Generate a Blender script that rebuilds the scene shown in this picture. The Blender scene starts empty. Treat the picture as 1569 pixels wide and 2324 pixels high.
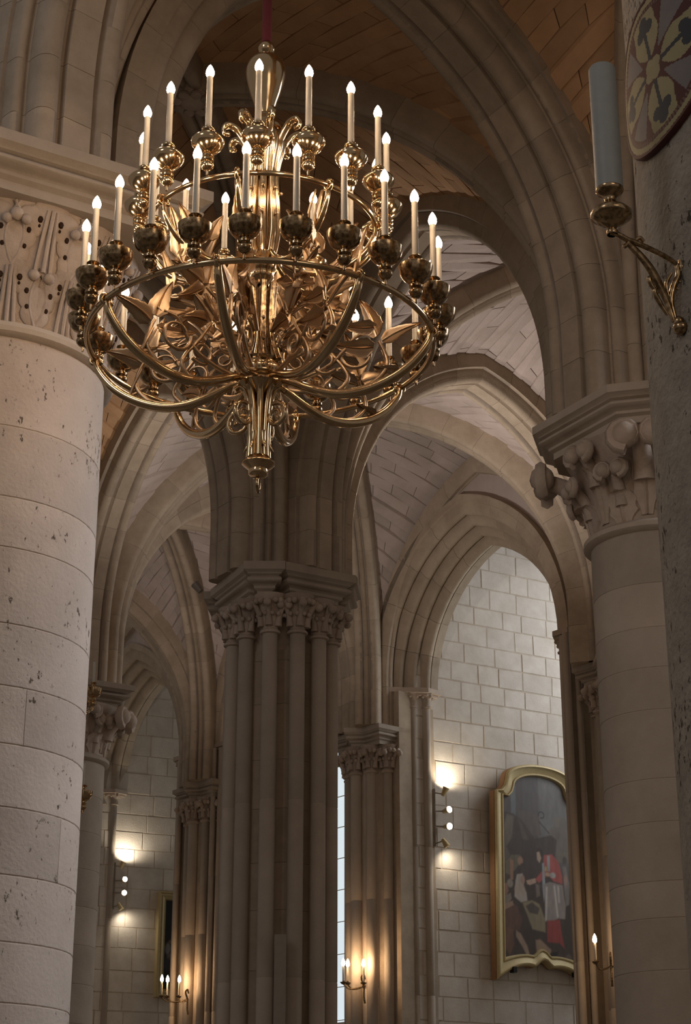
import bpy, bmesh, math, random
from math import sin, cos, pi, radians, sqrt, atan2, hypot
from mathutils import Vector, Matrix
random.seed(7)
sc = bpy.context.scene

# ------------------------------------------------------------------ camera
F = 3950.0                      # focal length in pixels of the 1569 x 2324 frame
PITCH = radians(21.3)
CAMZ = 1.6
cP, sP = cos(PITCH), sin(PITCH)
cam_d = bpy.data.cameras.new('camera'); cam = bpy.data.objects.new('camera', cam_d)
sc.collection.objects.link(cam); sc.camera = cam
cam_d.sensor_fit = 'VERTICAL'; cam_d.sensor_height = 36.0; cam_d.lens = F / 2324 * 36.0
cam_d.clip_end = 300; cam_d.clip_start = .05
cam.location = (0, 0, CAMZ); cam.rotation_euler = (radians(90) + PITCH, 0, 0)

# ------------------------------------------------------------------ world, exposure
w = bpy.data.worlds.new('world'); sc.world = w; w.use_nodes = True
bg = w.node_tree.nodes['Background']
bg.inputs[0].default_value = (1.0, .89, .82, 1)
WORLD = .16
bg.inputs[1].default_value = WORLD
sc.view_settings.view_transform = 'Standard'; sc.view_settings.look = 'None'
sc.view_settings.gamma = 1; sc.view_settings.use_curve_mapping = False
sc.view_settings.exposure = 0.0
sc.cycles.use_denoising = True
sc.cycles.caustics_reflective = False; sc.cycles.caustics_refractive = False
sc.cycles.sample_clamp_indirect = 4
sc.cycles.max_bounces = 6; sc.cycles.diffuse_bounces = 4; sc.cycles.glossy_bounces = 4

def spot(name, loc, target, power, color, size=radians(70), blend=.6, radius=.08):
    l = bpy.data.lights.new(name, 'SPOT'); l.energy = power; l.color = color
    l.spot_size = size; l.spot_blend = blend; l.shadow_soft_size = radius
    o = bpy.data.objects.new(name, l); sc.collection.objects.link(o)
    o.location = loc; o.rotation_euler = (Vector(target) - Vector(loc)).to_track_quat('-Z', 'Y').to_euler()
    return o
def lamp_area(name, loc, target, power, color, sx, sy, spread=pi):
    l = bpy.data.lights.new(name, 'AREA'); l.energy = power; l.color = color
    l.shape = 'RECTANGLE'; l.size = sx; l.size_y = sy; l.spread = spread
    o = bpy.data.objects.new(name, l); sc.collection.objects.link(o)
    o.location = loc; o.rotation_euler = (Vector(target) - Vector(loc)).to_track_quat('-Z', 'Y').to_euler()
    return o
COOL = (.86, .90, 1.0); WARM = (1.0, .72, .50); PALE = (1.0, .86, .76)
# aisle daylight from the right, then two unseen fill lights added behind the viewer
lamp_area('aisle_daylight', (6.6, 12.3, 8.6), (-2.4, 10.6, 4.2), 50, (.88, .90, 1.0), 2.0, 3, radians(54))
lamp_area('added_cool_fill', (-8, -2, 12), (-2, 11, 6), 45, (.92, .92, 1.0), 3, 5, radians(80))  # added cool fill, aimed at the left column
lamp_area('added_warm_fill', (5, -5, 9), (-1, 13, 9.5), 75, (1.0, .80, .62), 4, 3)  # added warm fill that lifts the arches and piers
for cx_, cy_, e_ in ((6.2, 25.6, 150), (-2.0, 36.0, 130)):
    lamp_area('chapel_daylight', (cx_, cy_, 9.2), (cx_ - 3.6, cy_ - 1.2, 6.5), e_, (.90, .94, 1.0), 2.0, 4.5)

# ------------------------------------------------------------------ picture <-> place
def pix(x, y, Y):
    u = (x - 784.5) / F; v = (1162 - y) / F; t = Y / (cP - v * sP)
    return Vector((u * t, Y, CAMZ + (sP + v * cP) * t))
def to_px(p):
    z = p[2] - CAMZ; d = p[1] * cP + z * sP
    if d < .1: return (-9999, -9999)
    return (784.5 + F * p[0] / d, 1162 - F * (-p[1] * sP + z * cP) / d)
def pixplane(x, y, A, d):
    u = (x - 784.5) / F; v = (1162 - y) / F
    r = Vector((u, cP - v * sP, sP + v * cP)); nx, ny = -d[1], d[0]
    t = (nx * A[0] + ny * A[1]) / (nx * r.x + ny * r.y)
    return Vector((r.x * t, r.y * t, CAMZ + r.z * t))

# ------------------------------------------------------------------ materials
def nt(name):
    m = bpy.data.materials.new(name); m.use_nodes = True
    n = m.node_tree; b = n.nodes['Principled BSDF']
    return m, n, b
def stone(name, col, col2, scale=2.2, bump=.25, pits=0.0, var=.12, rough=.9, streak=0):
    m, n, b = nt(name)
    tc = n.nodes.new('ShaderNodeTexCoord')
    geo = n.nodes.new('ShaderNodeNewGeometry')
    oi = n.nodes.new('ShaderNodeObjectInfo')
    mp = n.nodes.new('ShaderNodeMapping'); n.links.new(geo.outputs['Position'], mp.inputs[0])
    if streak: mp.inputs['Scale'].default_value = (1, 1, streak)
    n1 = n.nodes.new('ShaderNodeTexNoise'); n1.inputs['Scale'].default_value = scale; n1.inputs['Detail'].default_value = 8
    n1.inputs['Roughness'].default_value = .65
    n.links.new(mp.outputs[0], n1.inputs['Vector'])
    cr = n.nodes.new('ShaderNodeValToRGB'); cr.color_ramp.elements[0].position = .32; cr.color_ramp.elements[1].position = .70
    cr.color_ramp.elements[0].color = (*col2, 1); cr.color_ramp.elements[1].color = (*col, 1)
    n.links.new(n1.outputs[0], cr.inputs[0])
    # per-stone value change
    mr = n.nodes.new('ShaderNodeMapRange'); mr.inputs['To Min'].default_value = 1 - var; mr.inputs['To Max'].default_value = 1 + var
    n.links.new(oi.outputs['Random'], mr.inputs['Value'])
    hs = n.nodes.new('ShaderNodeHueSaturation'); n.links.new(mr.outputs[0], hs.inputs['Value'])
    n.links.new(cr.outputs[0], hs.inputs['Color'])
    out = hs.outputs[0]
    fine = n.nodes.new('ShaderNodeTexNoise'); fine.inputs['Scale'].default_value = 42; fine.inputs['Detail'].default_value = 6
    n.links.new(geo.outputs['Position'], fine.inputs['Vector'])
    h = fine.outputs[0]
    if pits:
        vo = n.nodes.new('ShaderNodeTexNoise'); vo.inputs['Scale'].default_value = 26; vo.inputs['Detail'].default_value = 5; vo.inputs['Roughness'].default_value = .7
        mp2 = n.nodes.new('ShaderNodeMapping'); mp2.inputs['Scale'].default_value = (1, 1, .62)
        n.links.new(geo.outputs['Position'], mp2.inputs[0]); n.links.new(mp2.outputs[0], vo.inputs['Vector'])
        big = n.nodes.new('ShaderNodeTexNoise'); big.inputs['Scale'].default_value = 1.7; big.inputs['Detail'].default_value = 3
        n.links.new(geo.outputs['Position'], big.inputs['Vector'])
        ad = n.nodes.new('ShaderNodeMath'); ad.operation = 'MULTIPLY_ADD'; ad.inputs[1].default_value = .42
        n.links.new(big.outputs[0], ad.inputs[0]); n.links.new(vo.outputs[0], ad.inputs[2])
        pr = n.nodes.new('ShaderNodeValToRGB'); t = .80 + .07 * (1 - pits)
        pr.color_ramp.elements[0].position = t; pr.color_ramp.elements[0].color = (1, 1, 1, 1)
        pr.color_ramp.elements[1].position = t + .05; pr.color_ramp.elements[1].color = (.22, .2, .17, 1)
        n.links.new(ad.outputs[0], pr.inputs[0])
        mx = n.nodes.new('ShaderNodeMix'); mx.data_type = 'RGBA'; mx.blend_type = 'MULTIPLY'; mx.inputs[0].default_value = 1
        n.links.new(out, mx.inputs[6]); n.links.new(pr.outputs[0], mx.inputs[7]); out = mx.outputs[2]
        ml = n.nodes.new('ShaderNodeMath'); ml.operation = 'ADD'; n.links.new(fine.outputs[0], ml.inputs[0]); n.links.new(pr.outputs[0], ml.inputs[1])
        h = ml.outputs[0]
    n.links.new(out, b.inputs['Base Color'])
    bp = n.nodes.new('ShaderNodeBump'); bp.inputs['Strength'].default_value = bump; bp.inputs['Distance'].default_value = .012
    n.links.new(h, bp.inputs['Height']); n.links.new(bp.outputs[0], b.inputs['Normal'])
    b.inputs['Roughness'].default_value = rough
    b.inputs['Specular IOR Level'].default_value = .25
    return m
def plain(name, col, rough=.6, metal=0, spec=.5):
    m, n, b = nt(name)
    geo = n.nodes.new('ShaderNodeNewGeometry')
    nz = n.nodes.new('ShaderNodeTexNoise'); nz.inputs['Scale'].default_value = 18; nz.inputs['Detail'].default_value = 4
    n.links.new(geo.outputs['Position'], nz.inputs['Vector'])
    cr = n.nodes.new('ShaderNodeValToRGB')
    cr.color_ramp.elements[0].color = (*[c * .82 for c in col], 1); cr.color_ramp.elements[1].color = (*[min(1, c * 1.08) for c in col], 1)
    n.links.new(nz.outputs[0], cr.inputs[0]); n.links.new(cr.outputs[0], b.inputs['Base Color'])
    b.inputs['Roughness'].default_value = rough; b.inputs['Metallic'].default_value = metal
    b.inputs['Specular IOR Level'].default_value = spec
    return m
def emit(name, col, s):
    m, n, b = nt(name); b.inputs['Base Color'].default_value = (*col, 1)
    b.inputs['Emission Color'].default_value = (*col, 1); b.inputs['Emission Strength'].default_value = s
    return m
M_STONE = stone('limestone', (.50, .425, .345), (.40, .335, .265), 2.0)
M_ARCH = stone('arch_limestone', (.50, .405, .305), (.37, .295, .215), 3.0, var=.10)
M_LCOL = stone('column_limestone', (.56, .475, .395), (.44, .365, .30), 1.6, pits=.25, bump=.4)
M_CARV = stone('carved_limestone', (.55, .455, .37), (.42, .335, .265), 5, bump=.5)
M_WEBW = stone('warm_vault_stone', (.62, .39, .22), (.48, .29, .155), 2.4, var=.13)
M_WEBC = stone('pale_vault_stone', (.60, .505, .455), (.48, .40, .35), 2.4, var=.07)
M_CHAP = stone('chapel_stone', (.72, .66, .58), (.58, .51, .43), 3.0, var=.055)
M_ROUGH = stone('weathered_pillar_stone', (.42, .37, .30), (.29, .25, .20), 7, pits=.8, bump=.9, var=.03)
M_MORT = stone('lime_mortar', (.40, .33, .26), (.30, .245, .19), 6, var=0)
M_MORTL = stone('pale_mortar', (.60, .51, .41), (.48, .40, .31), 6, var=0)
M_BRASS = plain('polished_brass', (.68, .49, .28), .14, 1)
M_BRASSD = plain('aged_brass', (.43, .295, .165), .2, 1)
def mottle(m, lo, hi, sc_=55):
    n = m.node_tree
    for nd in n.nodes:
        if nd.bl_idname == 'ShaderNodeTexNoise': nd.inputs['Scale'].default_value = sc_; nd.inputs['Detail'].default_value = 3
        if nd.bl_idname == 'ShaderNodeValToRGB':
            nd.color_ramp.elements[0].color = (*lo, 1); nd.color_ramp.elements[1].color = (*hi, 1); nd.color_ramp.elements[0].position = .38; nd.color_ramp.elements[1].position = .62
mottle(M_BRASSD, (.22, .14, .07), (.52, .37, .21))
M_LEAF = plain('satin_brass_leaf', (.56, .40, .245), .32, 1)
M_GOLD = plain('gilded_wood', (.56, .44, .22), .45, .2)
M_GOLDS = plain('frame_side_wood', (.36, .19, .09), .6)
M_WAX = plain('candle_sleeve', (.60, .54, .43), .45)
M_WAXB = plain('big_candle_wax', (.34, .345, .32), .5)
M_BULB = emit('lit_bulb', (1.0, .70, .46), 85)
M_BULBS = emit('lit_small_bulb', (1.0, .66, .38), 130)
M_SPOT = emit('lit_lamp_face', (1.0, .92, .80), 30)
M_GLASS = emit('daylit_glass', (.72, .82, .88), .85)
M_ROPE = plain('red_velvet_sleeve', (.09, .008, .012), .9)
M_DARK = plain('dark_metal', (.03, .026, .022), .5, .6)
M_GREY = plain('grey_painted_metal', (.30, .26, .20), .5)
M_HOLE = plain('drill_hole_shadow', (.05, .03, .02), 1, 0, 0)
M_FLOOR = stone('floor_stone', (.30, .27, .24), (.22, .2, .17), 1.5)

# ------------------------------------------------------------------ object helpers
COL = sc.collection
def link(o): COL.objects.link(o); return o
def root(name, loc, label=None, cat=None, group=None, kind=None):
    o = bpy.data.objects.new(name, None); link(o); o.location = loc; o.empty_display_size = .1
    return tag(o, label, cat, group, kind)
def tag(o, label=None, cat=None, group=None, kind=None):
    if label: o['label'] = label
    if cat: o['category'] = cat
    if group: o['group'] = group
    if kind: o['kind'] = kind
    return o
def absloc(p):
    v = Vector((0, 0, 0))
    while p is not None: v += p.location; p = p.parent
    return v
class MB:
    def __init__(s): s.v = []; s.f = []; s.m = []
    def add(s, vs, fs, mi=0):
        o = len(s.v); s.v += [tuple(p) for p in vs]
        for f in fs: s.f.append([i + o for i in f]); s.m.append(mi)
        return s
    def box(s, c, sx, sy, sz, ax=(1, 0), mi=0):
        ax = Vector((ax[0], ax[1], 0)).normalized(); ay = Vector((-ax.y, ax.x, 0)); az = Vector((0, 0, 1)); c = Vector(c)
        vs = [c + ax * (i * sx / 2) + ay * (j * sy / 2) + az * (k * sz / 2) for i in (-1, 1) for j in (-1, 1) for k in (-1, 1)]
        return s.add(vs, [(0, 1, 3, 2), (4, 6, 7, 5), (0, 4, 5, 1), (2, 3, 7, 6), (0, 2, 6, 4), (1, 5, 7, 3)], mi)
    def grid(s, P, closeu=False, closev=False, mi=0):
        nu = len(P); nv = len(P[0]); fs = []
        for i in range(nu - (0 if closeu else 1)):
            for j in range(nv - (0 if closev else 1)):
                a, b = i, (i + 1) % nu; c, d = j, (j + 1) % nv
                fs.append((a * nv + c, b * nv + c, b * nv + d, a * nv + d))
        return s.add([p for r in P for p in r], fs, mi)
    def lathe(s, prof, c=(0, 0, 0), seg=24, a0=0, a1=2 * pi, caps=True, mi=0, flute=None):
        full = abs(a1 - a0 - 2 * pi) < 1e-6; n = seg if full else seg + 1
        P = []
        for r, z in prof:
            row = []
            for i in range(n):
                a = a0 + (a1 - a0) * i / seg
                rr = r * (1 + flute[1] * abs(cos(a * flute[0] / 2)) if flute else 1)
                row.append((c[0] + rr * cos(a), c[1] + rr * sin(a), c[2] + z))
            P.append(row)
        o = len(s.v); s.grid(P, closev=full, mi=mi)
        if caps and full:
            if prof[0][0] > 1e-5: s.f.append([o + i for i in range(n)][::-1]); s.m.append(mi)
            if prof[-1][0] > 1e-5: s.f.append([o + (len(prof) - 1) * n + i for i in range(n)]); s.m.append(mi)
        return s
    def tube(s, pts, r, seg=8, mi=0, cap=True, up=None, flat=1.0):
        pts = [Vector(p) for p in pts]; n = len(pts); P = []; prev = None
        for i, p in enumerate(pts):
            t = (pts[min(i + 1, n - 1)] - pts[max(i - 1, 0)])
            if t.length < 1e-9: t = Vector((0, 0, 1))
            t.normalize()
            if prev is None:
                a = Vector(up) if up else (Vector((0, 0, 1)) if abs(t.z) < .9 else Vector((1, 0, 0)))
            else: a = prev
            a = (a - t * a.dot(t))
            if a.length < 1e-6: a = t.orthogonal()
            a.normalize(); prev = a; b = t.cross(a)
            rr = r[i] if isinstance(r, (list, tuple)) else r
            P.append([p + (a * cos(2 * pi * k / seg) * flat + b * sin(2 * pi * k / seg)) * rr for k in range(seg)])
        o = len(s.v); s.grid(P, closev=True, mi=mi)
        if cap:
            s.f.append([o + k for k in range(seg)][::-1]); s.m.append(mi)
            s.f.append([o + (n - 1) * seg + k for k in range(seg)]); s.m.append(mi)
        return s
    def ball(s, c, r, seg=10, rings=6, sz=1.0, mi=0):
        return s.lathe([(max(1e-6, r * sin(pi * i / rings)), -r * sz * cos(pi * i / rings)) for i in range(rings + 1)], c, seg, caps=False, mi=mi)
    def prism(s, poly, z0, z1, mi=0):
        n = len(poly)
        vs = [(p[0], p[1], z0) for p in poly] + [(p[0], p[1], z1) for p in poly]
        fs = [(i, (i + 1) % n, n + (i + 1) % n, n + i) for i in range(n)] + [tuple(range(n))[::-1], tuple(range(n, 2 * n))]
        return s.add(vs, fs, mi)
    def build(s, name, mat, parent=None, smooth=35, origin=None, kind=None, label=None):
        off = absloc(parent) if parent is not None else Vector(origin or (0, 0, 0))
        me = bpy.data.meshes.new(name)
        me.from_pydata([(x - off.x, y - off.y, z - off.z) for x, y, z in s.v], [], s.f)
        mats = mat if isinstance(mat, (list, tuple)) else [mat]
        for m in mats: me.materials.append(m)
        if len(mats) > 1: me.polygons.foreach_set('material_index', s.m)
        bm = bmesh.new(); bm.from_mesh(me); bmesh.ops.recalc_face_normals(bm, faces=bm.faces); bm.to_mesh(me); bm.free()
        if smooth:
            me.polygons.foreach_set('use_smooth', [True] * len(me.polygons))
            me.set_sharp_from_angle(angle=radians(smooth))
        me.update()
        o = bpy.data.objects.new(name, me); link(o)
        if parent is not None: o.parent = parent
        else: o.location = off
        if kind: o['kind'] = kind
        if label: o['label'] = label
        return o
def catmull(pts, n=8):
    pts = [Vector(p) for p in pts]; P = [pts[0] * 2 - pts[1]] + pts + [pts[-1] * 2 - pts[-2]]; out = []
    for i in range(1, len(P) - 2):
        for k in range(n):
            t = k / n; a, b, c, d = P[i - 1], P[i], P[i + 1], P[i + 2]
            out.append(.5 * ((2 * b) + (c - a) * t + (2 * a - 5 * b + 4 * c - d) * t * t + (3 * b - a - 3 * c + d) * t ** 3))
    out.append(P[-2]); return out
def inst(src, parent, loc=None, rz=0, name=None):
    o = src.copy(); link(o); o.parent = parent
    if loc is not None: o.location = loc
    o.rotation_euler = (0, 0, rz)
    return o

# ------------------------------------------------------------------ plan of the church (metres)
ZS = 7.9                         # top of the abaci
L0, L1, L2, L3 = (1.95, 5.9), (-2.42, 10.66), (-5.6, 15.1), (-8.7, 19.6)
M0, M1, M2, M3, M4 = (5.7, 9.7), (2.66, 14.1), (-.70, 18.5), (-3.75, 22.8), (-6.8, 27.2)
P5, P4, P3, P2, P1, P0 = (9.5, 13.9), (6.5, 17.7), (3.6, 21.5), (.42, 25.3), (-2.25, 28.9), (-5.2, 32.4)
def V2(p): return Vector((p[0], p[1]))
ADIR = Vector((.857, .515)); BDIR = Vector((-.515, .857))

# ------------------------------------------------------------------ arches
def circ(cx, cy, r, a0, a1, n=6):
    return [(cx + r * cos(radians(a0 + (a1 - a0) * i / n)), cy + r * sin(radians(a0 + (a1 - a0) * i / n))) for i in range(n + 1)]
def mirror(h):                   # half profile from the middle outwards -> full profile
    return [(-x, y) for x, y in h[::-1] if x > 1e-6] + [(x, y) for x, y in h]
PROF_T = mirror([(0, 0), (.11, 0), (.115, .05), (.135, .065)] + circ(.225, .065, .085, 200, 360, 7) + [(.315, .12), (.308, .17), (.325, .185)] + circ(.365, .20, .038, 220, 360, 4) + [(.405, .25), (.405, .30), (.44, .30), (.44, .46)])
PROF_N = mirror([(0, 0), (.08, 0), (.095, .03), (.11, .04)] + circ(.175, .05, .065, 200, 370, 7) + [(.25, .09), (.255, .15), (.30, .16), (.305, .42)])
PROF_R = mirror([(0, .0), (.03, .03), (.035, .06), (.05, .065)] + circ(.115, .06, .065, 190, 375, 6) + [(.19, .12), (.19, .24), (.19, .36)])
PROF_C = [(.64, .45), (.64, .03), (.50, .03)] + circ(.42, .06, .066, 20, -140, 7) + [(.345, .075), (.33, .15), (.305, .165)] + circ(.25, .16, .06, 330, 200, 6) + \
         [(.175, .19), (.165, .26), (.14, .275)] + circ(.08, .28, .065, 330, 200, 6) + [(.0, .31), (-.01, .38), (-.03, .395)] + circ(-.09, .40, .065, 330, 190, 6) + \
         [(-.17, .43), (-.18, .50), (-.22, .52), (-.22, .62), (.64, .62)]
class Half:
    """one half of a pointed arch in its own plane: x along the span from the foot, z height; n = distance outside the intrados"""
    def __init__(s, Ln, zs, za, o0, o1, left, stilt):
        s.a = (Ln - o0 - o1) / 2; s.h = za - zs; s.zs = zs; s.left = left; s.mid = o0 + s.a; s.Ln = Ln
        s.st = max(0, zs - stilt); s.round = s.h >= s.a
        if s.round:
            s.r = (s.a ** 2 + s.h ** 2) / (2 * s.a); s.ph = math.acos(max(-1, min(1, (s.r - s.a) / s.r))); s.arc = s.r * s.ph
        else:
            s.arc = pi / 2 * sqrt((s.a ** 2 + s.h ** 2) / 2)
        s.L = s.st + s.arc
    def pos(s, t, n, sh=0.0):
        t = t * s.L
        if t < s.st: x, z = -n, s.zs - s.st + t + sh
        elif s.round:
            u = (t - s.st) / s.arc
            if s.r + n <= s.r - s.a: ph = 0
            pe = math.acos(max(-1, min(1, (s.r - s.a) / (s.r + n)))); ph = u * pe + sh / (s.r + n)
            x = s.r - (s.r + n) * cos(ph); z = s.zs + (s.r + n) * sin(ph)
        else:
            u = (t - s.st) / s.arc; ph = u * pi / 2 + sh / s.r if False else u * pi / 2
            nx, nz = -cos(ph) / s.a, sin(ph) / s.h; q = hypot(nx, nz)
            x = s.a * (1 - cos(ph)) + nx / q * n + sh * sin(ph); z = s.zs + s.h * sin(ph) + nz / q * n + sh * cos(ph)
        x = s.a - x          # distance from the apex plane
        x = max(0, x)
        return (s.mid - x if s.left else s.mid + x), z
def sweep_stones(par, name, mat, A, d, H, prof, step, gap=.004):
    lat = Vector((-d.y, d.x)); n = max(2, round(H.L / step))
    for k in range(n):
        mb = MB(); P = []; jit = random.uniform(-.002, .003)
        for q in range(4):
            t = (k + q / 3) / n; sh = gap / 2 if q == 0 and k > 0 else (-gap / 2 if q == 3 and k < n - 1 else 0); row = []
            for wq, nn in prof:
                x, z = H.pos(t, nn - jit, sh); v = A + d * x + lat * wq; row.append((v.x, v.y, z))
            P.append(row)
        mb.grid(P, closev=True); m = len(prof)
        mb.f.append(list(range(m))); mb.m.append(0); mb.f.append([3 * m + i for i in range(m)]); mb.m.append(0)
        mb.build(name, mat, par, smooth=40)
def make_arch(name, A, B, zs, za, o0, o1, prof, label, cat, mat=M_ARCH, stilt=ZS, step=.42, w_off=0, core=True, piece='voussoir'):
    A = V2(A); B = V2(B); d = (B - A).normalized(); Ln = (B - A).length; lat = Vector((-d.y, d.x))
    base = A + d * o0; rt = root(name, (base.x, base.y, stilt), label, cat)
    prof = [(wq + w_off, nn) for wq, nn in prof]
    cw = sum(p[0] for p in prof) / len(prof); cn = sum(p[1] for p in prof) / len(prof); pin = []
    for wq, nn in prof:
        dx, dy = cw - wq, cn - nn; q = hypot(dx, dy) + 1e-9; pin.append((wq + dx / q * .006, nn + dy / q * .006))
    mb = MB()
    for left in (True, False):
        H = Half(Ln, zs, za, o0, o1, left, stilt); sweep_stones(rt, piece, mat, A, d, H, prof, step)
        n = max(8, round(H.L / .14)); P = []
        for i in range(n + 1):
            row = []
            for wq, nn in pin:
                x, z = H.pos(i / n, nn); v = A + d * x + lat * wq; row.append((v.x, v.y, z))
            P.append(row)
        mb.grid(P, closev=True)
    if core: mb.build('mortar', M_MORT, rt, smooth=40)
    return rt

# ------------------------------------------------------------------ vault bays
def half_curve(A, B, zs, za, o0, o1, off, n):
    A = V2(A); B = V2(B); d = (B - A).normalized(); H = Half((B - A).length, zs, za, o0, o1, True, ZS)
    out = []
    for k in range(n + 1):
        x, z = H.pos(k / n, off); v = A + d * x; out.append(Vector((v.x, v.y, z)))
    return out
def vault_bay(Q, zb, mat, label_n, zas, ribs=True, skip=()):
    cx = sum(q[0] for q in Q) / 4; cy = sum(q[1] for q in Q) / 4; Cn = (cx, cy)
    ceil = root('ceiling', (cx, cy, zb), 'four-part rib vault web over ' + label_n, None, None, 'structure')
    N = 28; back = MB(); count = 0; stones = []
    for e in range(4):
        A, B = Q[e], Q[(e + 1) % 4]
        for (S, T) in ((A, B), (B, A)):
            oe = REG.get((S, T), (.5, .5, ZT)); edge = half_curve(S, T, 8.6, oe[2], oe[0], oe[1], .22, N)
            opp = (2 * cx - S[0], 2 * cy - S[1])
            rib = half_curve(S, opp, 8.6, zb, .70, .70, .22, N)
            s0, s1 = edge, rib
            # camber of the web along the ruling
            def pt(t, s):
                i = min(N - 1, int(t * N)); f = t * N - i
                a = s0[i].lerp(s0[i + 1], f); b = s1[i].lerp(s1[i + 1], f)
                p = a.lerp(b, s); p = Vector(p); p.z += .10 * 4 * s * (1 - s) * min(1, (a - b).length / 2); return p
            P = [[pt(i / N, j / 6) + Vector((0, 0, .035)) for j in range(7)] for i in range(N + 1)]
            back.grid(P)
            if e in skip: continue
            for i in range(3, N):
                a0 = i / N; a1 = (i + 1) / N
                ln = (pt(a0, 0) - pt(a0, 1)).length
                ns = max(1, round(ln / .85)); off = (.5 if i % 2 else 0) / ns
                cuts = sorted(set([0., 1.] + [min(1, max(0, k / ns + off + random.uniform(-.06, .06) / ns)) for k in range(ns + 1)]))
                for c0, c1 in zip(cuts, cuts[1:]):
                    if (c1 - c0) * ln < .06: continue
                    g = .005 / max(.3, ln); gt = .004 / max(2.0, (pt(1, .5) - pt(0, .5)).length)
                    q = [pt(a0 + gt, c0 + g), pt(a0 + gt, c1 - g), pt(a1 - gt, c1 - g), pt(a1 - gt, c0 + g)]
                    if (q[0] - q[2]).length < .08: continue
                    stones.append(q)
    def seen(q):
        pr = [to_px(p) for p in q]; xs = [p[0] for p in pr]; ys = [p[1] for p in pr]
        if max(xs) < 0 or min(xs) > 1569 or max(ys) < 0 or min(ys) > 2324: return 0
        return abs(sum(pr[i - 1][0] * pr[i][1] - pr[i][0] * pr[i - 1][1] for i in range(4))) / 2
    stones.sort(key=seen, reverse=True); rest = MB()
    for q in stones:
        mb = MB(); nrm = (q[1] - q[0]).cross(q[3] - q[0]).normalized()
        if nrm.z > 0: nrm = -nrm
        j = random.uniform(-.003, .003); lo = [p + nrm * (.006 + j) for p in q]; hi = [p + Vector((0, 0, .10)) for p in q]
        mb.add(lo + hi, [(0, 1, 2, 3), (4, 5, 6, 7), (0, 1, 5, 4), (1, 2, 6, 5), (2, 3, 7, 6), (3, 0, 4, 7)])
        if count < 300 and seen(q) > 60: mb.build('vault_stone', mat, ceil, smooth=0); count += 1
        else: rest.add(mb.v, mb.f)
    if rest.f: rest.build('vault_stone', mat, ceil, smooth=0, kind='stuff')
    back.build('mortar_bed', M_MORT, ceil)
    return Cn
def rib_pair(Q, zb, label_n, order=(0, 1)):
    names = {0: 'first', 1: 'second'}
    for e in order:
        A, B = Q[e], Q[e + 2]
        make_arch('vault_rib', A, B, 8.6, zb - .02, .70, .70, PROF_R, label_n[e], 'vault rib', step=.5, piece='rib_stone')
    cx = sum(q[0] for q in Q) / 4; cy = sum(q[1] for q in Q) / 4
    return cx, cy

def boss(Q, zb, label):
    cx = sum(q[0] for q in Q) / 4; cy = sum(q[1] for q in Q) / 4
    rt = root('boss', (cx, cy, zb), label, 'roof boss')
    MB().lathe([(.0001, -.06), (.10, -.05), (.17, .0), (.20, .06), (.20, .2)], (cx, cy, zb), 16).build('disc', M_CARV, rt)
    for k in range(8):
        a = k * pi / 4 + .3; mb = MB(); mb.ball((cx + .16 * cos(a), cy + .16 * sin(a), zb - .03), .06, 8, 5, .7)
        mb.build('leaf', M_CARV, rt)

ZT = 11.35
REG = {}
def reg(A, B, o0, o1, za): REG[(A, B)] = (o0, o1, za); REG[(B, A)] = (o1, o0, za)
for a_ in ((L1, M1, 1.10, .84, 11.52), (L0, L1, .9, .9, ZT), (L1, L2, .74, .74, ZT), (M1, M2, 1.02, .8, 11.2), (M2, M3, .8, .68, 11.25), (L2, M2, .74, .8, ZT), (M2, P3, .8, .45, 11.15),
           (M3, P2, .68, .5, 11.15), (M1, P4, .74, .5, 11.15), (M0, M1, .74, .74, ZT), (L3, M3, .74, .74, ZT), (M3, M4, .74, .74, ZT), (M4, P1, .74, .5, 11.15)): reg(*a_)
b0 = (L0, L1, M1, M0); b1 = (L1, L2, M2, M1); b2 = (L2, L3, M3, M2)
c1 = (M1, M2, P3, P4); c2 = (M2, M3, P2, P3); c3 = (M3, M4, P1, P2)
vault_bay(b0, 11.75, M_WEBW, 'the near aisle bay, brown coursed stone at upper right', [ZT] * 4)
vault_bay(b1, 11.75, M_WEBW, 'the brown bay behind the chandelier', [ZT] * 4)
vault_bay(b2, 11.75, M_WEBW, 'the brown bay beyond the left column', [ZT] * 4)
vault_bay(c1, 11.75, M_WEBC, 'the pale lit bay right of the chandelier', [ZT] * 4)
vault_bay(c2, 11.65, M_WEBC, 'the pale bay behind the central pier', [ZT] * 4)
vault_bay(c3, 11.65, M_WEBC, 'the pale bay left of the central pier', [ZT] * 4)
rib_pair(b1, 11.70, ['diagonal rib rising from the left column into the brown vault', 'diagonal rib rising left from the right column to the boss behind the chandelier'])
make_arch('vault_rib', M1, L0, 8.6, 11.7, .7, .7, PROF_R, 'diagonal rib rising steeply from the right column beside the big candle', 'vault rib', step=.5, piece='rib_stone')
make_arch('vault_rib', L1, M0, 8.6, 11.7, .7, .7, PROF_R, 'diagonal rib leaving the left column abacus towards the upper right', 'vault rib', step=.5, piece='rib_stone')
rib_pair(b2, 11.70, ['diagonal rib low on the left over the small column', 'diagonal rib crossing the brown web left of the central pier'])
rib_pair(c1, 11.70, ['diagonal rib behind the right column capital', 'diagonal rib crossing the pale web right of the chandelier'])
rib_pair(c2, 11.60, ['diagonal rib rising from the wall pier near the painting', 'diagonal rib standing nearly upright right of the central pier'][::-1])
rib_pair(c3, 11.60, ['diagonal rib rising from the small column at left', 'diagonal rib standing nearly upright left of the central pier'][::-1])
boss(b1, 11.66, 'carved foliage boss behind the chandelier candles at upper left')
def T(A, B, lab, o0=0, o1=0, pr=PROF_T, za=0):
    q = REG[(A, B)]; return make_arch('stone_arch', A, B, 8.6, q[2], q[0], q[1], pr, lab, 'arch')
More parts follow.
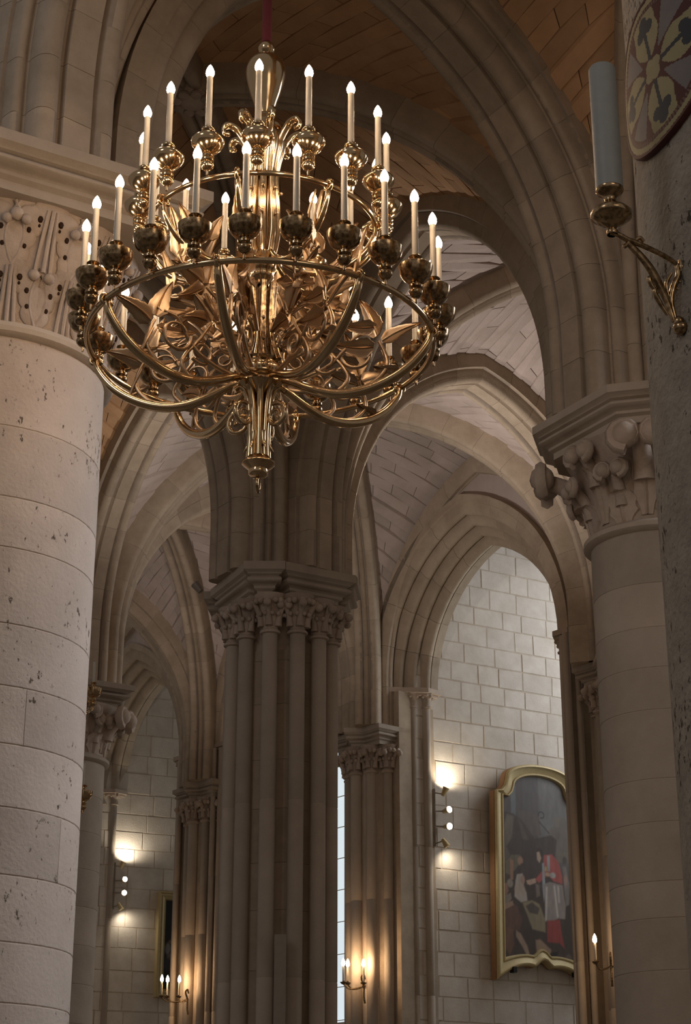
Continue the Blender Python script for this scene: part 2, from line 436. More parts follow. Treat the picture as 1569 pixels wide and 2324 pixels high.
T(L1, M1, 'great moulded arch spanning from the left column to the right column', 1.10, .84, PROF_T, 11.52)
T(L0, L1, 'moulded arch standing on the left column abacus with a wide flat soffit', .9, .9)
T(L1, L2, 'moulded arch leaving the left column away from the viewer')
T(M1, M2, 'tall moulded arch between the right column and the central pier', 1.02, .8, PROF_N, 11.2)
T(M2, M3, 'moulded arch from the central pier left to the small column', .8, .68, PROF_N, 11.25)
T(L2, M2, 'moulded arch rising left from the central pier', .74, .8)
T(M2, P3, 'moulded pointed arch right of the central pier over the chapel opening', .8, .45, PROF_N, 11.15)
T(M3, P2, 'moulded arch from the small column towards the central pier back', .68, .5, PROF_N, 11.15)
T(M1, P4, 'moulded arch hidden mostly behind the right column', .74, .5, PROF_N, 11.15)
T(M0, M1, 'moulded arch rising behind the big candle from the right column')
T(L3, M3, 'moulded arch at far left beyond the left column')
T(M3, M4, 'moulded arch beyond the small column', .74, .74, PROF_N)
T(M4, P1, 'double-rolled arch descending to the left wall pier over the small painting', .74, .5, PROF_N, 11.15)

# ------------------------------------------------------------------ columns
def offset_poly(poly, o):
    n = len(poly); out = []
    cx = sum(p[0] for p in poly) / n; cy = sum(p[1] for p in poly) / n
    for i in range(n):
        a, b, c = Vector(poly[i - 1]), Vector(poly[i]), Vector(poly[(i + 1) % n])
        e1 = (b - a).normalized(); e2 = (c - b).normalized()
        n1 = Vector((e1.y, -e1.x)); n2 = Vector((e2.y, -e2.x))
        if n1.dot(b - Vector((cx, cy))) < 0: n1 = -n1
        if n2.dot(b - Vector((cx, cy))) < 0: n2 = -n2
        k = (n1 + n2); k /= max(.3, k.dot(n1)); q = b + k * o; out.append((q.x, q.y))
    return out
def sq(c, h, ax, ch=0):
    c = V2(c); a = Vector(ax).normalized(); b = Vector((-a.y, a.x))
    if ch <= 0: return [tuple(c + a * i * h + b * j * h) for i, j in ((-1, -1), (1, -1), (1, 1), (-1, 1))]
    k = h - ch
    return [tuple(c + a * i + b * j) for i, j in ((-k, -h), (k, -h), (h, -k), (h, k), (k, h), (-k, h), (-h, k), (-h, -k))]
def abacus(poly, ztop, H, par, mat=M_STONE, name='abacus', k=1.0):
    prof = [(-.30, -H), (-.17 * k, -H), (-.17 * k, -H * .80), (-.13 * k, -H * .74), (-.13 * k, -H * .66), (-.11 * k, -H * .62)] + \
           [(-.10 * k + .055 * k * cos(radians(a)), -H * .50 + H * .10 * sin(radians(a))) for a in (-80, -50, -20, 10, 40, 70)] + \
           [(-.09 * k, -H * .38), (-.055 * k, -H * .34), (-.045 * k, -H * .30), (-.0, -H * .24), (0, -.0), (-.02, 0), (-.3, 0)]
    mb = MB(); P = []
    for o, z in prof:
        q = offset_poly(poly, o); P.append([(x, y, ztop + z) for x, y in q])
    mb.grid(P, closev=True)
    n = len(poly); mb.f.append(list(range(n))); mb.m.append(0); mb.f.append([(len(prof) - 1) * n + i for i in range(n)]); mb.m.append(0)
    return mb.build(name, mat, par, smooth=30)
def drum_stones(c, r, zs_, par, mat, cuts=None, name='drum_block'):
    """courses between the heights zs_; cuts: {course index: [joint angles]}; other courses are cut where it does not show"""
    fa = atan2(-c[1], -c[0])
    for k, (z0, z1) in enumerate(zip(zs_, zs_[1:])):
        js = (cuts or {}).get(k, [fa + pi * .55 + .15 * (k % 2), fa - pi * .55 - .15 * (k % 2)]); js = sorted(a % (2 * pi) for a in js)
        for i, a0 in enumerate(js):
            a1 = js[(i + 1) % len(js)]; a1 += 2 * pi if a1 <= a0 else 0
            g = .002 / r; p0, p1 = a0 + g, a1 - g; mb = MB(); b = .005; seg = max(6, int((p1 - p0) / .09)); e = .002
            prof = [(r - .03, z0 + e), (r - b, z0 + e), (r - b * .3, z0 + e + b * .5), (r, z0 + e + b), (r, z1 - e - b), (r - b * .3, z1 - e - b * .5), (r - b, z1 - e), (r - .03, z1 - e)]
            mb.grid([[(c[0] + q * cos(p0 + (p1 - p0) * i_ / seg), c[1] + q * sin(p0 + (p1 - p0) * i_ / seg), zz) for i_ in range(seg + 1)] for q, zz in prof], closeu=True)
            m = seg + 1; mb.f.append([j * m for j in range(8)]); mb.m.append(0); mb.f.append([j * m + seg for j in range(8)]); mb.m.append(0)
            mb.build(name, mat, par, smooth=30)
def leafmesh(c, a, z0, z1, rfun, wid, proud, curl, lobes=5, name='leaf', par=None, mat=M_CARV, ridge=.02, nu=13, nv=15, holes=False, lob=.25):
    """an upright leaf on a bell-shaped basket: a = angle, rfun(z) radius of the basket"""
    P = []; H = z1 - z0
    for j in range(nv):
        v = j / (nv - 1); row = []
        env = (min(1, .45 + 1.6 * v) if v < .55 else sqrt(max(0, 1 - ((v - .55) / .46) ** 2)))
        env *= 1 - lob * abs(sin(v * pi * lobes)) ** .7 if v < .95 else 1
        for i in range(nu):
            u = -1 + 2 * i / (nu - 1)
            z = z0 + H * v - (curl * 1.1 * max(0, v - .8) ** 2 / .04 * .5)
            rr = rfun(min(z, z1)) + proud * (1 - .55 * u * u) * (.5 + .5 * min(1, v * 3)) + curl * max(0, v - .6) ** 2 / .16 * (1 - .25 * u * u)
            rr += ridge * (abs(cos(u * pi * 2.5)) - .5) * .6 + (ridge * .8 if abs(u) < .14 else 0)
            if i in (0, nu - 1): rr -= proud * .9 + curl * max(0, v - .6) ** 2 / .16 * .3
            an = a + u * wid * env / rfun(z0 + H * .5)
            row.append((c[0] + rr * cos(an), c[1] + rr * sin(an), z))
        P.append(row)
    # tip closed back to the basket
    P.append([(c[0] + (rfun(z1) - .02) * cos(a + (-1 + 2 * i / (nu - 1)) * .02), c[1] + (rfun(z1) - .02) * sin(a + (-1 + 2 * i / (nu - 1)) * .02), z1 - H * .06 - curl * .4) for i in range(nu)])
    mb = MB(); mb.grid(P)
    o = mb.build(name, mat, par, smooth=50)
    return o
def front_angle(c): return atan2(-c[1], -c[0])

# --- big left column
def big_left():
    c = L1; r = .78; zt = 6.72
    rt = root('stone_column', (c[0], c[1], 0), 'massive pale round column filling the left edge, under a leafy carved capital', 'column')
    MB().lathe([(r - .005, 0), (r - .005, zt)], (c[0], c[1], 0), 48).build('core', M_MORTL, rt)
    MB().lathe([(r + .1, 0), (r + .1, .3), (r, .5), (r, 2.1)], (c[0], c[1], 0), 48).build('base', M_STONE, rt)
    zz = [zt - .03] + [pix(20, y, 9.92).z for y in (962, 1121, 1235, 1407, 1548, 1679, 1823, 1977, 2130, 2270)] + [2.1]
    fa = front_angle(c)
    drum_stones(c, r, sorted(zz), rt, M_LCOL, {8: [fa + .07, fa - 2, fa + 2.2], 5: [fa + .5, fa - 2, fa + 2.4], 3: [fa + .95, fa - 2.2]})
    # astragal
    MB().lathe([(r - .05, zt - .05), (r + .02, zt - .05), (r + .055, zt - .03), (r + .065, zt), (r + .05, zt + .035), (r + .01, zt + .05), (r - .05, zt + .05)], (c[0], c[1], 0), 64).build('astragal', M_STONE, rt)
    H = .33; ztop = ZS; zc = ztop - H
    def rf(z):
        t = max(0, min(1, (z - zt) / (zc - zt))); return r - .02 + .20 * t ** 1.6
    MB().lathe([(rf(zt + (zc - zt) * i / 14), zt + (zc - zt) * i / 14) for i in range(15)], (c[0], c[1], 0), 64).build('basket', M_CARV, rt)
    fa = front_angle(c)
    n1 = 13
    holes = MB()
    def lobed(an0, z0, sc_):
        lf = MB()
        def at(u, z, o): q = rf(z) + o; an = an0 + u / r; return Vector((c[0] + q * cos(an), c[1] + q * sin(an), z)), Vector((cos(an), sin(an), 0))
        def lobe(u, z, ru, rz, o=.010, th=.017):
            ru *= 1.3; rz *= 1.25
            P = []
            for i in range(6):
                t = i / 5 * pi / 2; row = []
                for j in range(12):
                    b_ = 2 * pi * j / 12; p, nn = at(u + ru * cos(t) * cos(b_), z + rz * cos(t) * sin(b_), o + th * sin(t)); row.append(tuple(p))
                P.append(row)
            lf.grid(P, closev=True)
        for (u, z, ru, rz) in ((0, .30, .06, .075), (-.075, .245, .055, .06), (.075, .245, .055, .06), (-.115, .165, .052, .058), (.115, .165, .052, .058), (-.125, .085, .045, .05), (.125, .085, .045, .05)):
            lobe(u * sc_, z0 + z * sc_, ru * sc_, rz * sc_)
        for u in (-.035, .0, .035):
            pts = [tuple(at(u * (1 - i / 9 * .6) * sc_, z0 + .30 * i / 8 * sc_, .034 + (.012 if u == 0 else 0))[0]) for i in range(9)]
            lf.tube(pts, .011 * sc_, 6)
        for u in (-.16, .16):
            pts = [tuple(at((u - .35 * u * sin(i / 8 * 3)) * sc_, z0 + .34 * i / 8 * sc_ - .02, .016)[0]) for i in range(9)]
            lf.tube(pts, .011 * sc_, 6)
        lf.build('leaf', M_CARV, rt, smooth=60)
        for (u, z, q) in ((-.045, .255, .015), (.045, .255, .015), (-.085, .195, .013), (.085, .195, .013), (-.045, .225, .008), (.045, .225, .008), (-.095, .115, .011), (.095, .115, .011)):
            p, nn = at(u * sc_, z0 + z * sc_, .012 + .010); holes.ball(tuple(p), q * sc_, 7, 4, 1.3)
    for k in range(n1):
        a = fa + 2 * pi * (k + .2) / n1
        if cos(a - fa) < -.45: continue
        lobed(a, zt + .03, 1.3); lobed(a + pi / n1, zt + .41, 1.32)
        an = a + pi / n1 + pi / n1; q = rf(zt + .8) + .03
        for (da, z, rr) in ((0, .74, .045), (-.05, .70, .035), (.05, .71, .035)):
            MB().ball((c[0] + q * cos(an + da / r), c[1] + q * sin(an + da / r), zt + z), rr, 10, 6).build('crocket', M_CARV, rt)
        q = rf(zt + .42) + .03
        for da in (-.05, .045):
            MB().ball((c[0] + q * cos(a + pi / n1 + da / r), c[1] + q * sin(a + pi / n1 + da / r), zt + .385), .038, 10, 6).build('crocket', M_CARV, rt)
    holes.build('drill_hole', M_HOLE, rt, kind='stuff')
    for s in (-.5, 1.07, 2.64, -2.07):
        pass
    pl = sq((c[0] + .06, c[1] - .10), 1.07, ADIR)
    for j in range(4):               # corner crockets under the abacus
        p = Vector(pl[j]); q = V2(c).lerp(p, .80)
        mb = MB(); mb.ball((q.x, q.y, zc - .12), .10, 12, 8, 1.1); mb.ball((q.x + .03, q.y - .04, zc - .2), .07, 10, 6); mb.build('corner_crocket', M_CARV, rt)
    abacus(pl, ztop, H, rt, M_STONE)
    return rt
big_left()

# --- right column with crockets
def crocket(c, a, z, rbase, rtip, size, par):
    """a curling stalk leaning out from the basket and ending in a curled bud"""
    ca, sa = cos(a), sin(a); pts = []
    for i in range(9):
        t = i / 8; rr = rbase + (rtip - rbase) * t ** 1.7; zz = z - .30 + .30 * t ** .8
        pts.append((c[0] + rr * ca, c[1] + rr * sa, zz))
    mb = MB(); mb.tube(pts, [size * (.75 - .25 * i / 8) for i in range(9)], 8)
    tx, ty = -sa, ca
    for s in (-1, 1):
        P = []
        cx0, cy0, cz0 = c[0] + (rtip + .02) * ca, c[1] + (rtip + .02) * sa, z - .02
        sp = []
        for i in range(20):
            t = i / 19; an = -pi / 2 + t * 3.6 * pi; q = size * (.98 - t * .70)
            sp.append((cx0 + tx * s * (size * .9 + q * cos(an)) , cy0 + ty * s * (size * .9 + q * cos(an)), cz0 + q * sin(an)))
        mb.tube(sp, [size * (.42 - .2 * i / 19) for i in range(20)], 6)
        mb.ball((cx0 + tx * s * size * .9, cy0 + ty * s * size * .9, cz0), size * .85, 9, 6)
    return mb.build('crocket', M_CARV, par, smooth=60)
def round_column(c, r, zt, label, half, ch, zs_=None, visible=True, scale=1.0, name='stone_column', mat=M_STONE, matb=M_MORTL):
    rt = root(name, (c[0], c[1], 0), label, 'column')
    MB().lathe([(r - .005, 0), (r - .005, zt)], (c[0], c[1], 0), 48).build('core', matb, rt)
    MB().lathe([(r + .12, 0), (r + .12, .3), (r, .5), (r, 2.1)], (c[0], c[1], 0), 40).build('base', mat, rt)
    drum_stones(c, r, zs_ or [2.1 + (zt - 2.13) * i / 10 for i in range(11)], rt, mat)
    MB().lathe([(r - .05, zt - .055), (r + .02, zt - .05), (r + .06, zt - .02), (r + .06, zt + .02), (r + .02, zt + .05), (r - .05, zt + .055)], (c[0], c[1], 0), 56).build('astragal', M_STONE, rt)
    H = .30 * scale; zc = ZS - H
    def rf(z):
        t = max(0, min(1, (z - zt) / (zc - zt))); return r - .03 + .22 * t ** 2
    MB().lathe([(rf(zt + (zc - zt) * i / 12), zt + (zc - zt) * i / 12) for i in range(13)], (c[0], c[1], 0), 48).build('basket', M_CARV, rt)
    a0 = atan2(ADIR.y, ADIR.x) + pi / 4
    if visible:
        for k in range(8):
            a = a0 + k * pi / 4
            leafmesh(c, a + pi / 8, zt + .04, zt + .36, rf, .17, .03, .09, 3, par=rt, lob=.2)
            crocket(c, a + pi / 8, zt + .50, r, r + .16, .08, rt)
            if k % 2 == 0: crocket(c, a, zc - .13, r + .03, r + .40 * half / .95, .135, rt)
            else:
                crocket(c, a + .0, zc - .10, r + .05, r + .22, .09, rt)
            leafmesh(c, a, zt + .10, zt + .62, rf, .13, .025, .10, 3, par=rt, lob=.15)
    pl = sq(c, half, ADIR, ch)
    abacus(pl, ZS, H, rt, M_STONE)
    return rt
round_column(M1, .54, 6.78, 'smooth round column at right with curled crockets under its abacus', .86, .34, [2.1] + sorted(pix(1500, y, 13.55).z for y in (1320, 1420, 1511, 1607, 1764, 1862, 1997, 2081, 2200)) + [6.75])
round_column(M3, .54, 6.9, 'small round column in the distance beside the left column', .68, .0)
round_column(L2, .54, 6.9, 'round column standing hidden behind the massive left column', .68, .0)
round_column(M0, .54, 6.9, 'round column standing hidden behind the rough pillar', .86, .34)

# --- near weathered pillar at the right edge
def near_pillar():
    c = L0; r = .8
    rt = root('rough_pillar', (c[0], c[1], 0), 'dark pitted stone pillar along the right edge, nearest the viewer', 'pillar')
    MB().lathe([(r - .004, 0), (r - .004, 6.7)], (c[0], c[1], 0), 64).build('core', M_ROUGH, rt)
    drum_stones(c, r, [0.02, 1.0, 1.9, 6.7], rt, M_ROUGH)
    MB().lathe([(r - .02, 6.68), (r + .05, 6.7), (r, 6.78), (r + .2, 7.6), (r + .2, 7.62)], (c[0], c[1], 0), 48).build('capital', M_CARV, rt)
    abacus(sq(c, 1.1, ADIR), ZS, .3, rt)
    return rt
near_pillar()

# --- clustered central pier
def shaft_capital(x, y, z0, z1, r, par, out):
    """small bell capital with leaves; out = outward direction angle"""
    def rf(z):
        t = (z - z0) / (z1 - z0); return r + .10 * max(0, t) ** 2
    mb = MB(); mb.lathe([(rf(z0 + (z1 - z0) * i / 8), z0 + (z1 - z0) * i / 8) for i in range(9)], (x, y, 0), 16)
    mb.lathe([(r + .0, z0 - .03), (r + .028, z0 - .02), (r + .03, z0 + .0), (r + .01, z0 + .02)], (x, y, 0), 16)
    o = mb.build('capital', M_CARV, par)
    for k in (-1, 0, 1):
        a = out + k * 1.15
        l = MB(); pts = []; 
        for i in range(8):
            t = i / 7; rr = r + .015 + .13 * t ** 2; zz = z0 + (z1 - z0) * (.12 + .80 * t - .14 * t ** 6)
            pts.append((x + rr * cos(a), y + rr * sin(a), zz))
        l.tube(pts, [.045, .04, .035, .03, .03, .035, .04, .03], 6)
        l.ball((x + (r + .15) * cos(a), y + (r + .15) * sin(a), z1 - .13), .045, 8, 5)
        for s in (-1, 1):
            l.ball((x + (r + .11) * cos(a + s * .42), y + (r + .11) * sin(a + s * .42), z1 - .09), .035, 7, 5)
            l.ball((x + (r + .05) * cos(a + s * .3), y + (r + .05) * sin(a + s * .3), z0 + (z1 - z0) * .45), .028, 7, 4)
        lo = l.build('leaf', M_CARV, o, smooth=60)
def shaft(x, y, r, z0, z1, par, name='shaft', mat=M_STONE, seg=20):
    mb = MB(); n = max(1, round((z1 - z0) / 1.9)); prof = []
    for k in range(n):
        a = z0 + (z1 - z0) * k / n; b = z0 + (z1 - z0) * (k + 1) / n
        prof += [(r - .004, a), (r, a + .006), (r, b - .006), (r - .004, b)]
    return mb.lathe(prof, (x, y, 0), seg).build(name, mat, par)
def central_pier():
    cx, cy = -.72, 18.55
    rt = root('clustered_pier', (cx, cy, 0), 'tall central pier of clustered slender shafts below the chandelier', 'pier')
    r = .60
    # core in courses
    z = 0; k = 0
    while z < 7.0:
        h = 1.05 if z < 2 else (.52, .60, .48, .56)[k % 4]; h = min(h, 7.02 - z)
        poly = [(cx + (r - .0) * cos(a), cy + (r - .0) * sin(a)) for a in [radians(22.5 + 45 * i + 31) for i in range(8)]]
        q = offset_poly(poly, -.008)
        mb = MB(); mb.prism(q, z, z + .006); mb.prism(poly, z + .006, z + h - .0)
        mb.build('core_course', M_ARCH, rt, smooth=0); z += h; k += 1
        if h < .05: break
    vis = [(-1.23, 18.27), (-1.07, 18.02), (-.805, 17.80), (-.515, 17.82), (-.29, 18.02), (-.165, 18.25)]
    oth = [(2 * cx - x, 2 * cy - y) for x, y in vis]
    # shallow bodies for each shaft
    for i, (x, y) in enumerate(vis + oth):
        rr = .083
        if i == 0: rr = .075
        shaft(x, y, rr, 0, 7.14, rt)
        if i < 6: shaft_capital(x, y, 7.16, 7.56, rr, rt, atan2(y - cy, x - cx))
    MB().lathe([(.54, 7.0), (.54, 7.2), (.56, 7.62)], (cx, cy, 0), 24).build('bell', M_CARV, rt)
    H = .37
    # three visible abacus blocks and their opposites: front diagonal, -A face, -B face
    def blk(p, q, depth, zt=ZS):
        p = Vector(p); q = Vector(q); d = (q - p).normalized(); n = Vector((-d.y, d.x))
        if n.dot(Vector((cx, cy)) - p) < 0: n = -n
        poly = [tuple(p), tuple(q), tuple(q + n * depth), tuple(p + n * depth)]
        abacus(poly, zt, H, rt, M_STONE, k=.85)
        return poly
    blk((-1.095, 17.60), (-.645, 17.60), .6)
    blk((-1.52, 18.56), (-1.10, 17.68), .75)
    blk((-.64, 17.62), (.12, 18.08), .95)
    blk((.13, 18.12), (.18, 18.65), .6)
    blk((.1, 18.7), (-.5, 19.5), .7)
    blk((-.55, 19.5), (-1.5, 19.2), .7)
    blk((-1.55, 19.2), (-1.6, 18.62), .6)
    return rt
central_pier()

# --- wall piers
def wall_pier(P, label, jamb_r=True, jamb_l=True):
    P = V2(P); cx, cy = P
    rt = root('wall_pier', (cx, cy, 0), label, 'pier')
    d = (V2(P2) - V2(P3)).normalized(); n = Vector((-d.y, d.x))     # d: up the row (left), n: away from the viewer?
    if n.y < 0: n = -n
    # body
    body = [P + d * .62 - n * .05, P - d * .62 - n * .05, P - d * .62 + n * .9, P + d * .62 + n * .9]
    mb = MB(); z = 0; k = 0
    mb.prism([tuple(p) for p in body], 0, 8.45); mb.build('pier_body', M_ARCH, rt, smooth=0)
    f = -n
    # shafts: centre (transverse arch) pair and diagonal ones
    spots = [(0.0, .34, .085), (-.24, .26, .075), (.24, .26, .075), (-.42, .10, .07), (.42, .10, .07)]
    for (a, b, r) in spots:
        q = P + d * a + f * b; shaft(q.x, q.y, r, 0, 7.25, rt); shaft_capital(q.x, q.y, 7.27, 7.64, r, rt, atan2(f.y, f.x) - a * 1.5 * (1 if f.x > 0 else 1))
    mb = MB(); mb.prism([tuple(P + d * .42 + f * .12), tuple(P + d * .16 + f * .30), tuple(P - d * .16 + f * .30), tuple(P - d * .42 + f * .12), tuple(P - d * .42 - f * .1), tuple(P + d * .42 - f * .1)], 0, 7.62)
    mb.build('respond', M_ARCH, rt, smooth=0)
    # abaci: right one square-on to the viewer, left one turned
    def blk(c, h1, h2, ax):
        c = Vector(c); a = Vector(ax).normalized(); b = Vector((-a.y, a.x))
        abacus([tuple(c - a * h1 - b * h2), tuple(c + a * h1 - b * h2), tuple(c + a * h1 + b * h2), tuple(c - a * h1 + b * h2)], ZS, .27, rt, M_STONE, k=.62)
    blk(P + f * .30 - d * .0, .21, .28, (1, -.02))
    blk(P + f * .14 + d * .34, .26, .24, (d.x, d.y))
    blk(P + f * .14 - d * .34, .28, .30, (d.x, d.y))
    return rt
wall_pier(P2, 'clustered wall pier between the central pier and the large painting')
wall_pier(P1, 'clustered wall pier left of the central pier, beside the small dark painting')
wall_pier(P3, 'clustered wall pier behind the right column, right of the large painting')

# ------------------------------------------------------------------ chapel arches and the wall above them
def chapel_arch(A, B, label, oa, ob, zs=8.52, za=10.4):
    A = V2(A); B = V2(B); d = (B - A).normalized(); n = Vector((-d.y, d.x)); Ln = (B - A).length
    w = 1 if n.y > 0 else -1
    prof = [(w * a, b) for a, b in PROF_C]
    rt = make_arch('chapel_arch', A, B, zs, za, oa, ob, prof, label, 'arch', stilt=zs, step=.5, core=False)
    # jambs: body and shafts with little capitals
    lat = Vector((-d.y, d.x)) * w
    for side, x0, s in (('l', oa, -1), ('r', Ln - ob, 1)):
        mb = MB(); poly = []
        for a, b in [(.64, .05), (.43, .05), (.36, .14), (.25, .15), (.19, .26), (.08, .27), (.02, .39), (-.07, .40), (-.10, .56), (.64, .62)]:
            q = A + d * (x0 + s * b) + lat * a; poly.append((q.x, q.y))
        mb.prism(poly, 0, zs - .28); mb.build('jamb', M_ARCH, rt, smooth=0)
        for a, b, r in ((.42, .06, .06), (.25, .16, .056), (.08, .28, .06), (-.09, .40, .06)):
            q = A + d * (x0 + s * b) + lat * a; shaft(q.x, q.y, r, 0, zs - .27, rt, seg=14)
            shaft_capital_small(q.x, q.y, zs - .26, zs - .06, r, rt)
        for a, b, r in ((-.20, .50, .05), (-.27, .61, .045), (-.16, .70, .04)):
            q = A + d * (x0 + s * b) + lat * a; shaft(q.x, q.y, r, 0, zs - .08, rt, seg=12)
        mb = MB(); P = []
        pl = []
        for a, b in ((.62, -.03), (.36, -.05), (-.24, .38), (-.24, .62), (.62, .62)):
            q = A + d * (x0 + s * b) + lat * a; pl.append((q.x, q.y))
        mb.prism(offset_poly(pl, .02), zs - .07, zs - .0); mb.prism(offset_poly(pl, -.02), zs - .11, zs - .07)
        mb.build('impost', M_CARV, rt, smooth=0)
    # spandrel wall between wall rib and arch
    mb = MB()
    for left in (True, False):
        H1 = Half(Ln, zs, za, oa, ob, left, zs); H2 = Half(Ln, 8.6, ZT, .3, .3, left, zs); P = []
        for i in range(25):
            x1, z1 = H1.pos(i / 24, .52); x2, z2 = H2.pos(i / 24, .25); row = []
            for k in range(4):
                t = k / 3; q = A + d * (x1 + (x2 - x1) * t) - lat * .08; row.append((q.x, q.y, z1 + (z2 - z1) * t))
            P.append(row)
        mb.grid(P)
    s = mb.build('wall_spandrel', M_WEBC, None, origin=(A.x, A.y, 8.5)); s['kind'] = 'structure'
    # wall rib
    make_arch('wall_rib', A, B, 8.6, ZT - .05, .50, .50, mirror([(0, .02), (.02, .0), (.06, .0), (.08, .03), (.1, .06), (.1, .25)]), label.replace('arch', 'rib line above the arch'), 'vault rib', step=.6, w_off=-w * .0 + w * -.12, core=False, piece='rib_stone')
    return rt
def shaft_capital_small(x, y, z0, z1, r, par):
    mb = MB(); mb.lathe([(r + .02, z0 - .02), (r + .02, z0), (r, z0 + .01), (r + .005, z0 + .08), (r + .03, z0 + .15), (r + .05, z1)], (x, y, 0), 12)
    for k in range(5):
        a = k * 2 * pi / 5 + 4.2; mb.ball((x + (r + .035) * cos(a), y + (r + .035) * sin(a), z1 - .06), .026, 6, 4)
    mb.build('capital', M_CARV, par)
chapel_arch(P3, P2, 'moulded pointed chapel arch framing the wall with the large painting', 1.39, .76)
chapel_arch(P1, P0, 'moulded pointed chapel arch at far left framing the small dark painting', 1.15, .98, za=10.3)
chapel_arch(P4, P3, 'moulded chapel arch hidden behind the right column', 1.2, 1.0)
chapel_arch(P2, P1, 'moulded chapel arch hidden behind the central pier beside the window sliver', .45, 1.1)

# ------------------------------------------------------------------ chapel walls of coursed stone
def stone_wall(name, W0, d, length, z0, z1, ch, wmin, wmax, label, seed=1, behind=.25, plain_from=0):
    rnd = random.Random(seed); d = Vector(d).normalized(); n = Vector((d.y, -d.x))   # n towards the viewer
    if n.y > 0: n = -n
    W0 = V2(W0)
    rt = root(name, (W0.x, W0.y, 0), label, None, None, 'structure')
    mb = MB(); a = W0 - n * .004; b = a - n * .4
    mb.prism([tuple(a), tuple(a + d * length), tuple(b + d * length), tuple(b)], 0, z1)
    mb.build('mortar_bed', M_MORTL, rt, smooth=0)
    z = z0; k = 0; row = 0
    while z < z1 - .1:
        h = ch * rnd.uniform(.88, 1.12); s = -rnd.uniform(0, wmax * .6)
        while s < length:
            wd = rnd.uniform(wmin, wmax); a0 = max(0, s); a1 = min(length, s + wd)
            if a1 - a0 > .08:
                g = .004; pr = rnd.uniform(-.002, .004); c = .004
                def P(x, zz, o): q = W0 + d * x + n * o; return (q.x, q.y, zz)
                x0, x1, y0, y1 = a0 + g, a1 - g, z + g, z + h - g
                jx = [rnd.uniform(-.009, .009) for _ in range(8)]
                vs = [P(x0, y0, -.02), P(x1, y0, -.02), P(x1, y1, -.02), P(x0, y1, -.02),
                      P(x0 + c + abs(jx[0]), y0 + c + abs(jx[1]), pr), P(x1 - c - abs(jx[2]), y0 + c + abs(jx[3]), pr), P(x1 - c - abs(jx[4]), y1 - c - abs(jx[5]), pr), P(x0 + c + abs(jx[6]), y1 - c - abs(jx[7]), pr)]
                m = MB(); m.add(vs, [(4, 5, 6, 7), (0, 1, 5, 4), (1, 2, 6, 5), (2, 3, 7, 6), (3, 0, 4, 7), (0, 3, 2, 1)])
                if k < 300: m.build('stone_block', M_CHAP, rt, smooth=0)
                k += 1
            s += wd
        z += h; row += 1
    return rt, W0, d, n
WR0 = Vector((1.02, 24.95)); WRD = Vector((.865, .50)).normalized()
wallR = stone_wall('wall_right', WR0, WRD, 5.4, 3.5, 11.6, .315, .34, .60, 'pale coursed stone chapel wall behind the large painting', 3)
WL0 = Vector((-4.75, 31.75)); WLD = Vector((.91, .41)).normalized()
wallL = stone_wall('wall_left', WL0, WLD, 3.6, 4.2, 12, .36, .34, .75, 'pinkish coursed stone chapel wall behind the small painting', 5)

# outer wall, back of the chapels, with windows
def outer_walls():
    d = (V2(P1) - V2(P3)).normalized(); n = Vector((d.y, -d.x)); n = n if n.y > 0 else -n
    O = V2(P3) + n * 5.2 - d * 9
    mb = MB(); 
    def P(s, z, o=0): q = O + d * s + n * o; return (q.x, q.y, z)
    wins = []
    L = 26.0; spans = []
    for k in range(5):
        s0 = 9 - 4.56 * 1.5 + 4.56 * k + 4.05; spans.append((s0 - .2, s0 + 2.46))
    cur = 0
    for a, b in spans:
        mb.add([P(cur, 0), P(a, 0), P(a, 14), P(cur, 14)], [(0, 1, 2, 3)]); mb.add([P(a, 0), P(b, 0), P(b, 4.6), P(a, 4.6)], [(0, 1, 2, 3)])
        mb.add([P(a, 11.6), P(b, 11.6), P(b, 14), P(a, 14)], [(0, 1, 2, 3)]); cur = b
    mb.add([P(cur, 0), P(L, 0), P(L, 14), P(cur, 14)], [(0, 1, 2, 3)])
    wl = mb.build('wall_back', M_CHAP, None, smooth=0, origin=(O.x, O.y, 0)); wl['kind'] = 'structure'
    for i, (a, b) in enumerate(spans):
        c = O + d * ((a + b) / 2)
        rt = root('window_%d' % (i + 1), (c.x, c.y, 4.6), None, None, None, 'structure')
        g = MB(); g.add([P(a, 4.6, .15), P(b, 4.6, .15), P(b, 11.6, .15), P(a, 11.6, .15)], [(0, 1, 2, 3)]); g.build('pane', M_GLASS, rt, smooth=0)
        f = MB()
        for s in (a, (a + b) / 2, b):
            p = P(s, 8.1, .05); f.box(p, .10, .14, 7.0, d)
        for z in [4.65 + .62 * q for q in range(9)]:
            p = P((a + b) / 2, z, .1); f.box(p, b - a, .02, .012, d)
        for q in range(2):
            s0 = a + (b - a) / 2 * q; w2 = (b - a) / 4
            f.tube([P(s0 + w2 + w2 * cos(t), 9.4 + 1.1 * sin(t), .05) for t in [pi * j / 10 for j in range(11)]], .05, 6)
        f.box(P((a + b) / 2, 10.6, .05), b - a, .12, .1, d)
        f.build('tracery', M_ARCH, rt, smooth=0)
    # chapel ceiling slab
    m = MB(); Q = [V2(P5) + n * .3, V2(P0) + n * .3, V2(P0) + n * 5.4 + d * 5, V2(P5) + n * 5.4 - d * 2]
    m.prism([tuple(q) for q in Q], 12.4, 12.5); o = m.build('ceiling', M_WEBC, None, smooth=0, origin=(Q[0].x, Q[0].y, 12.4)); o['kind'] = 'structure'
outer_walls()
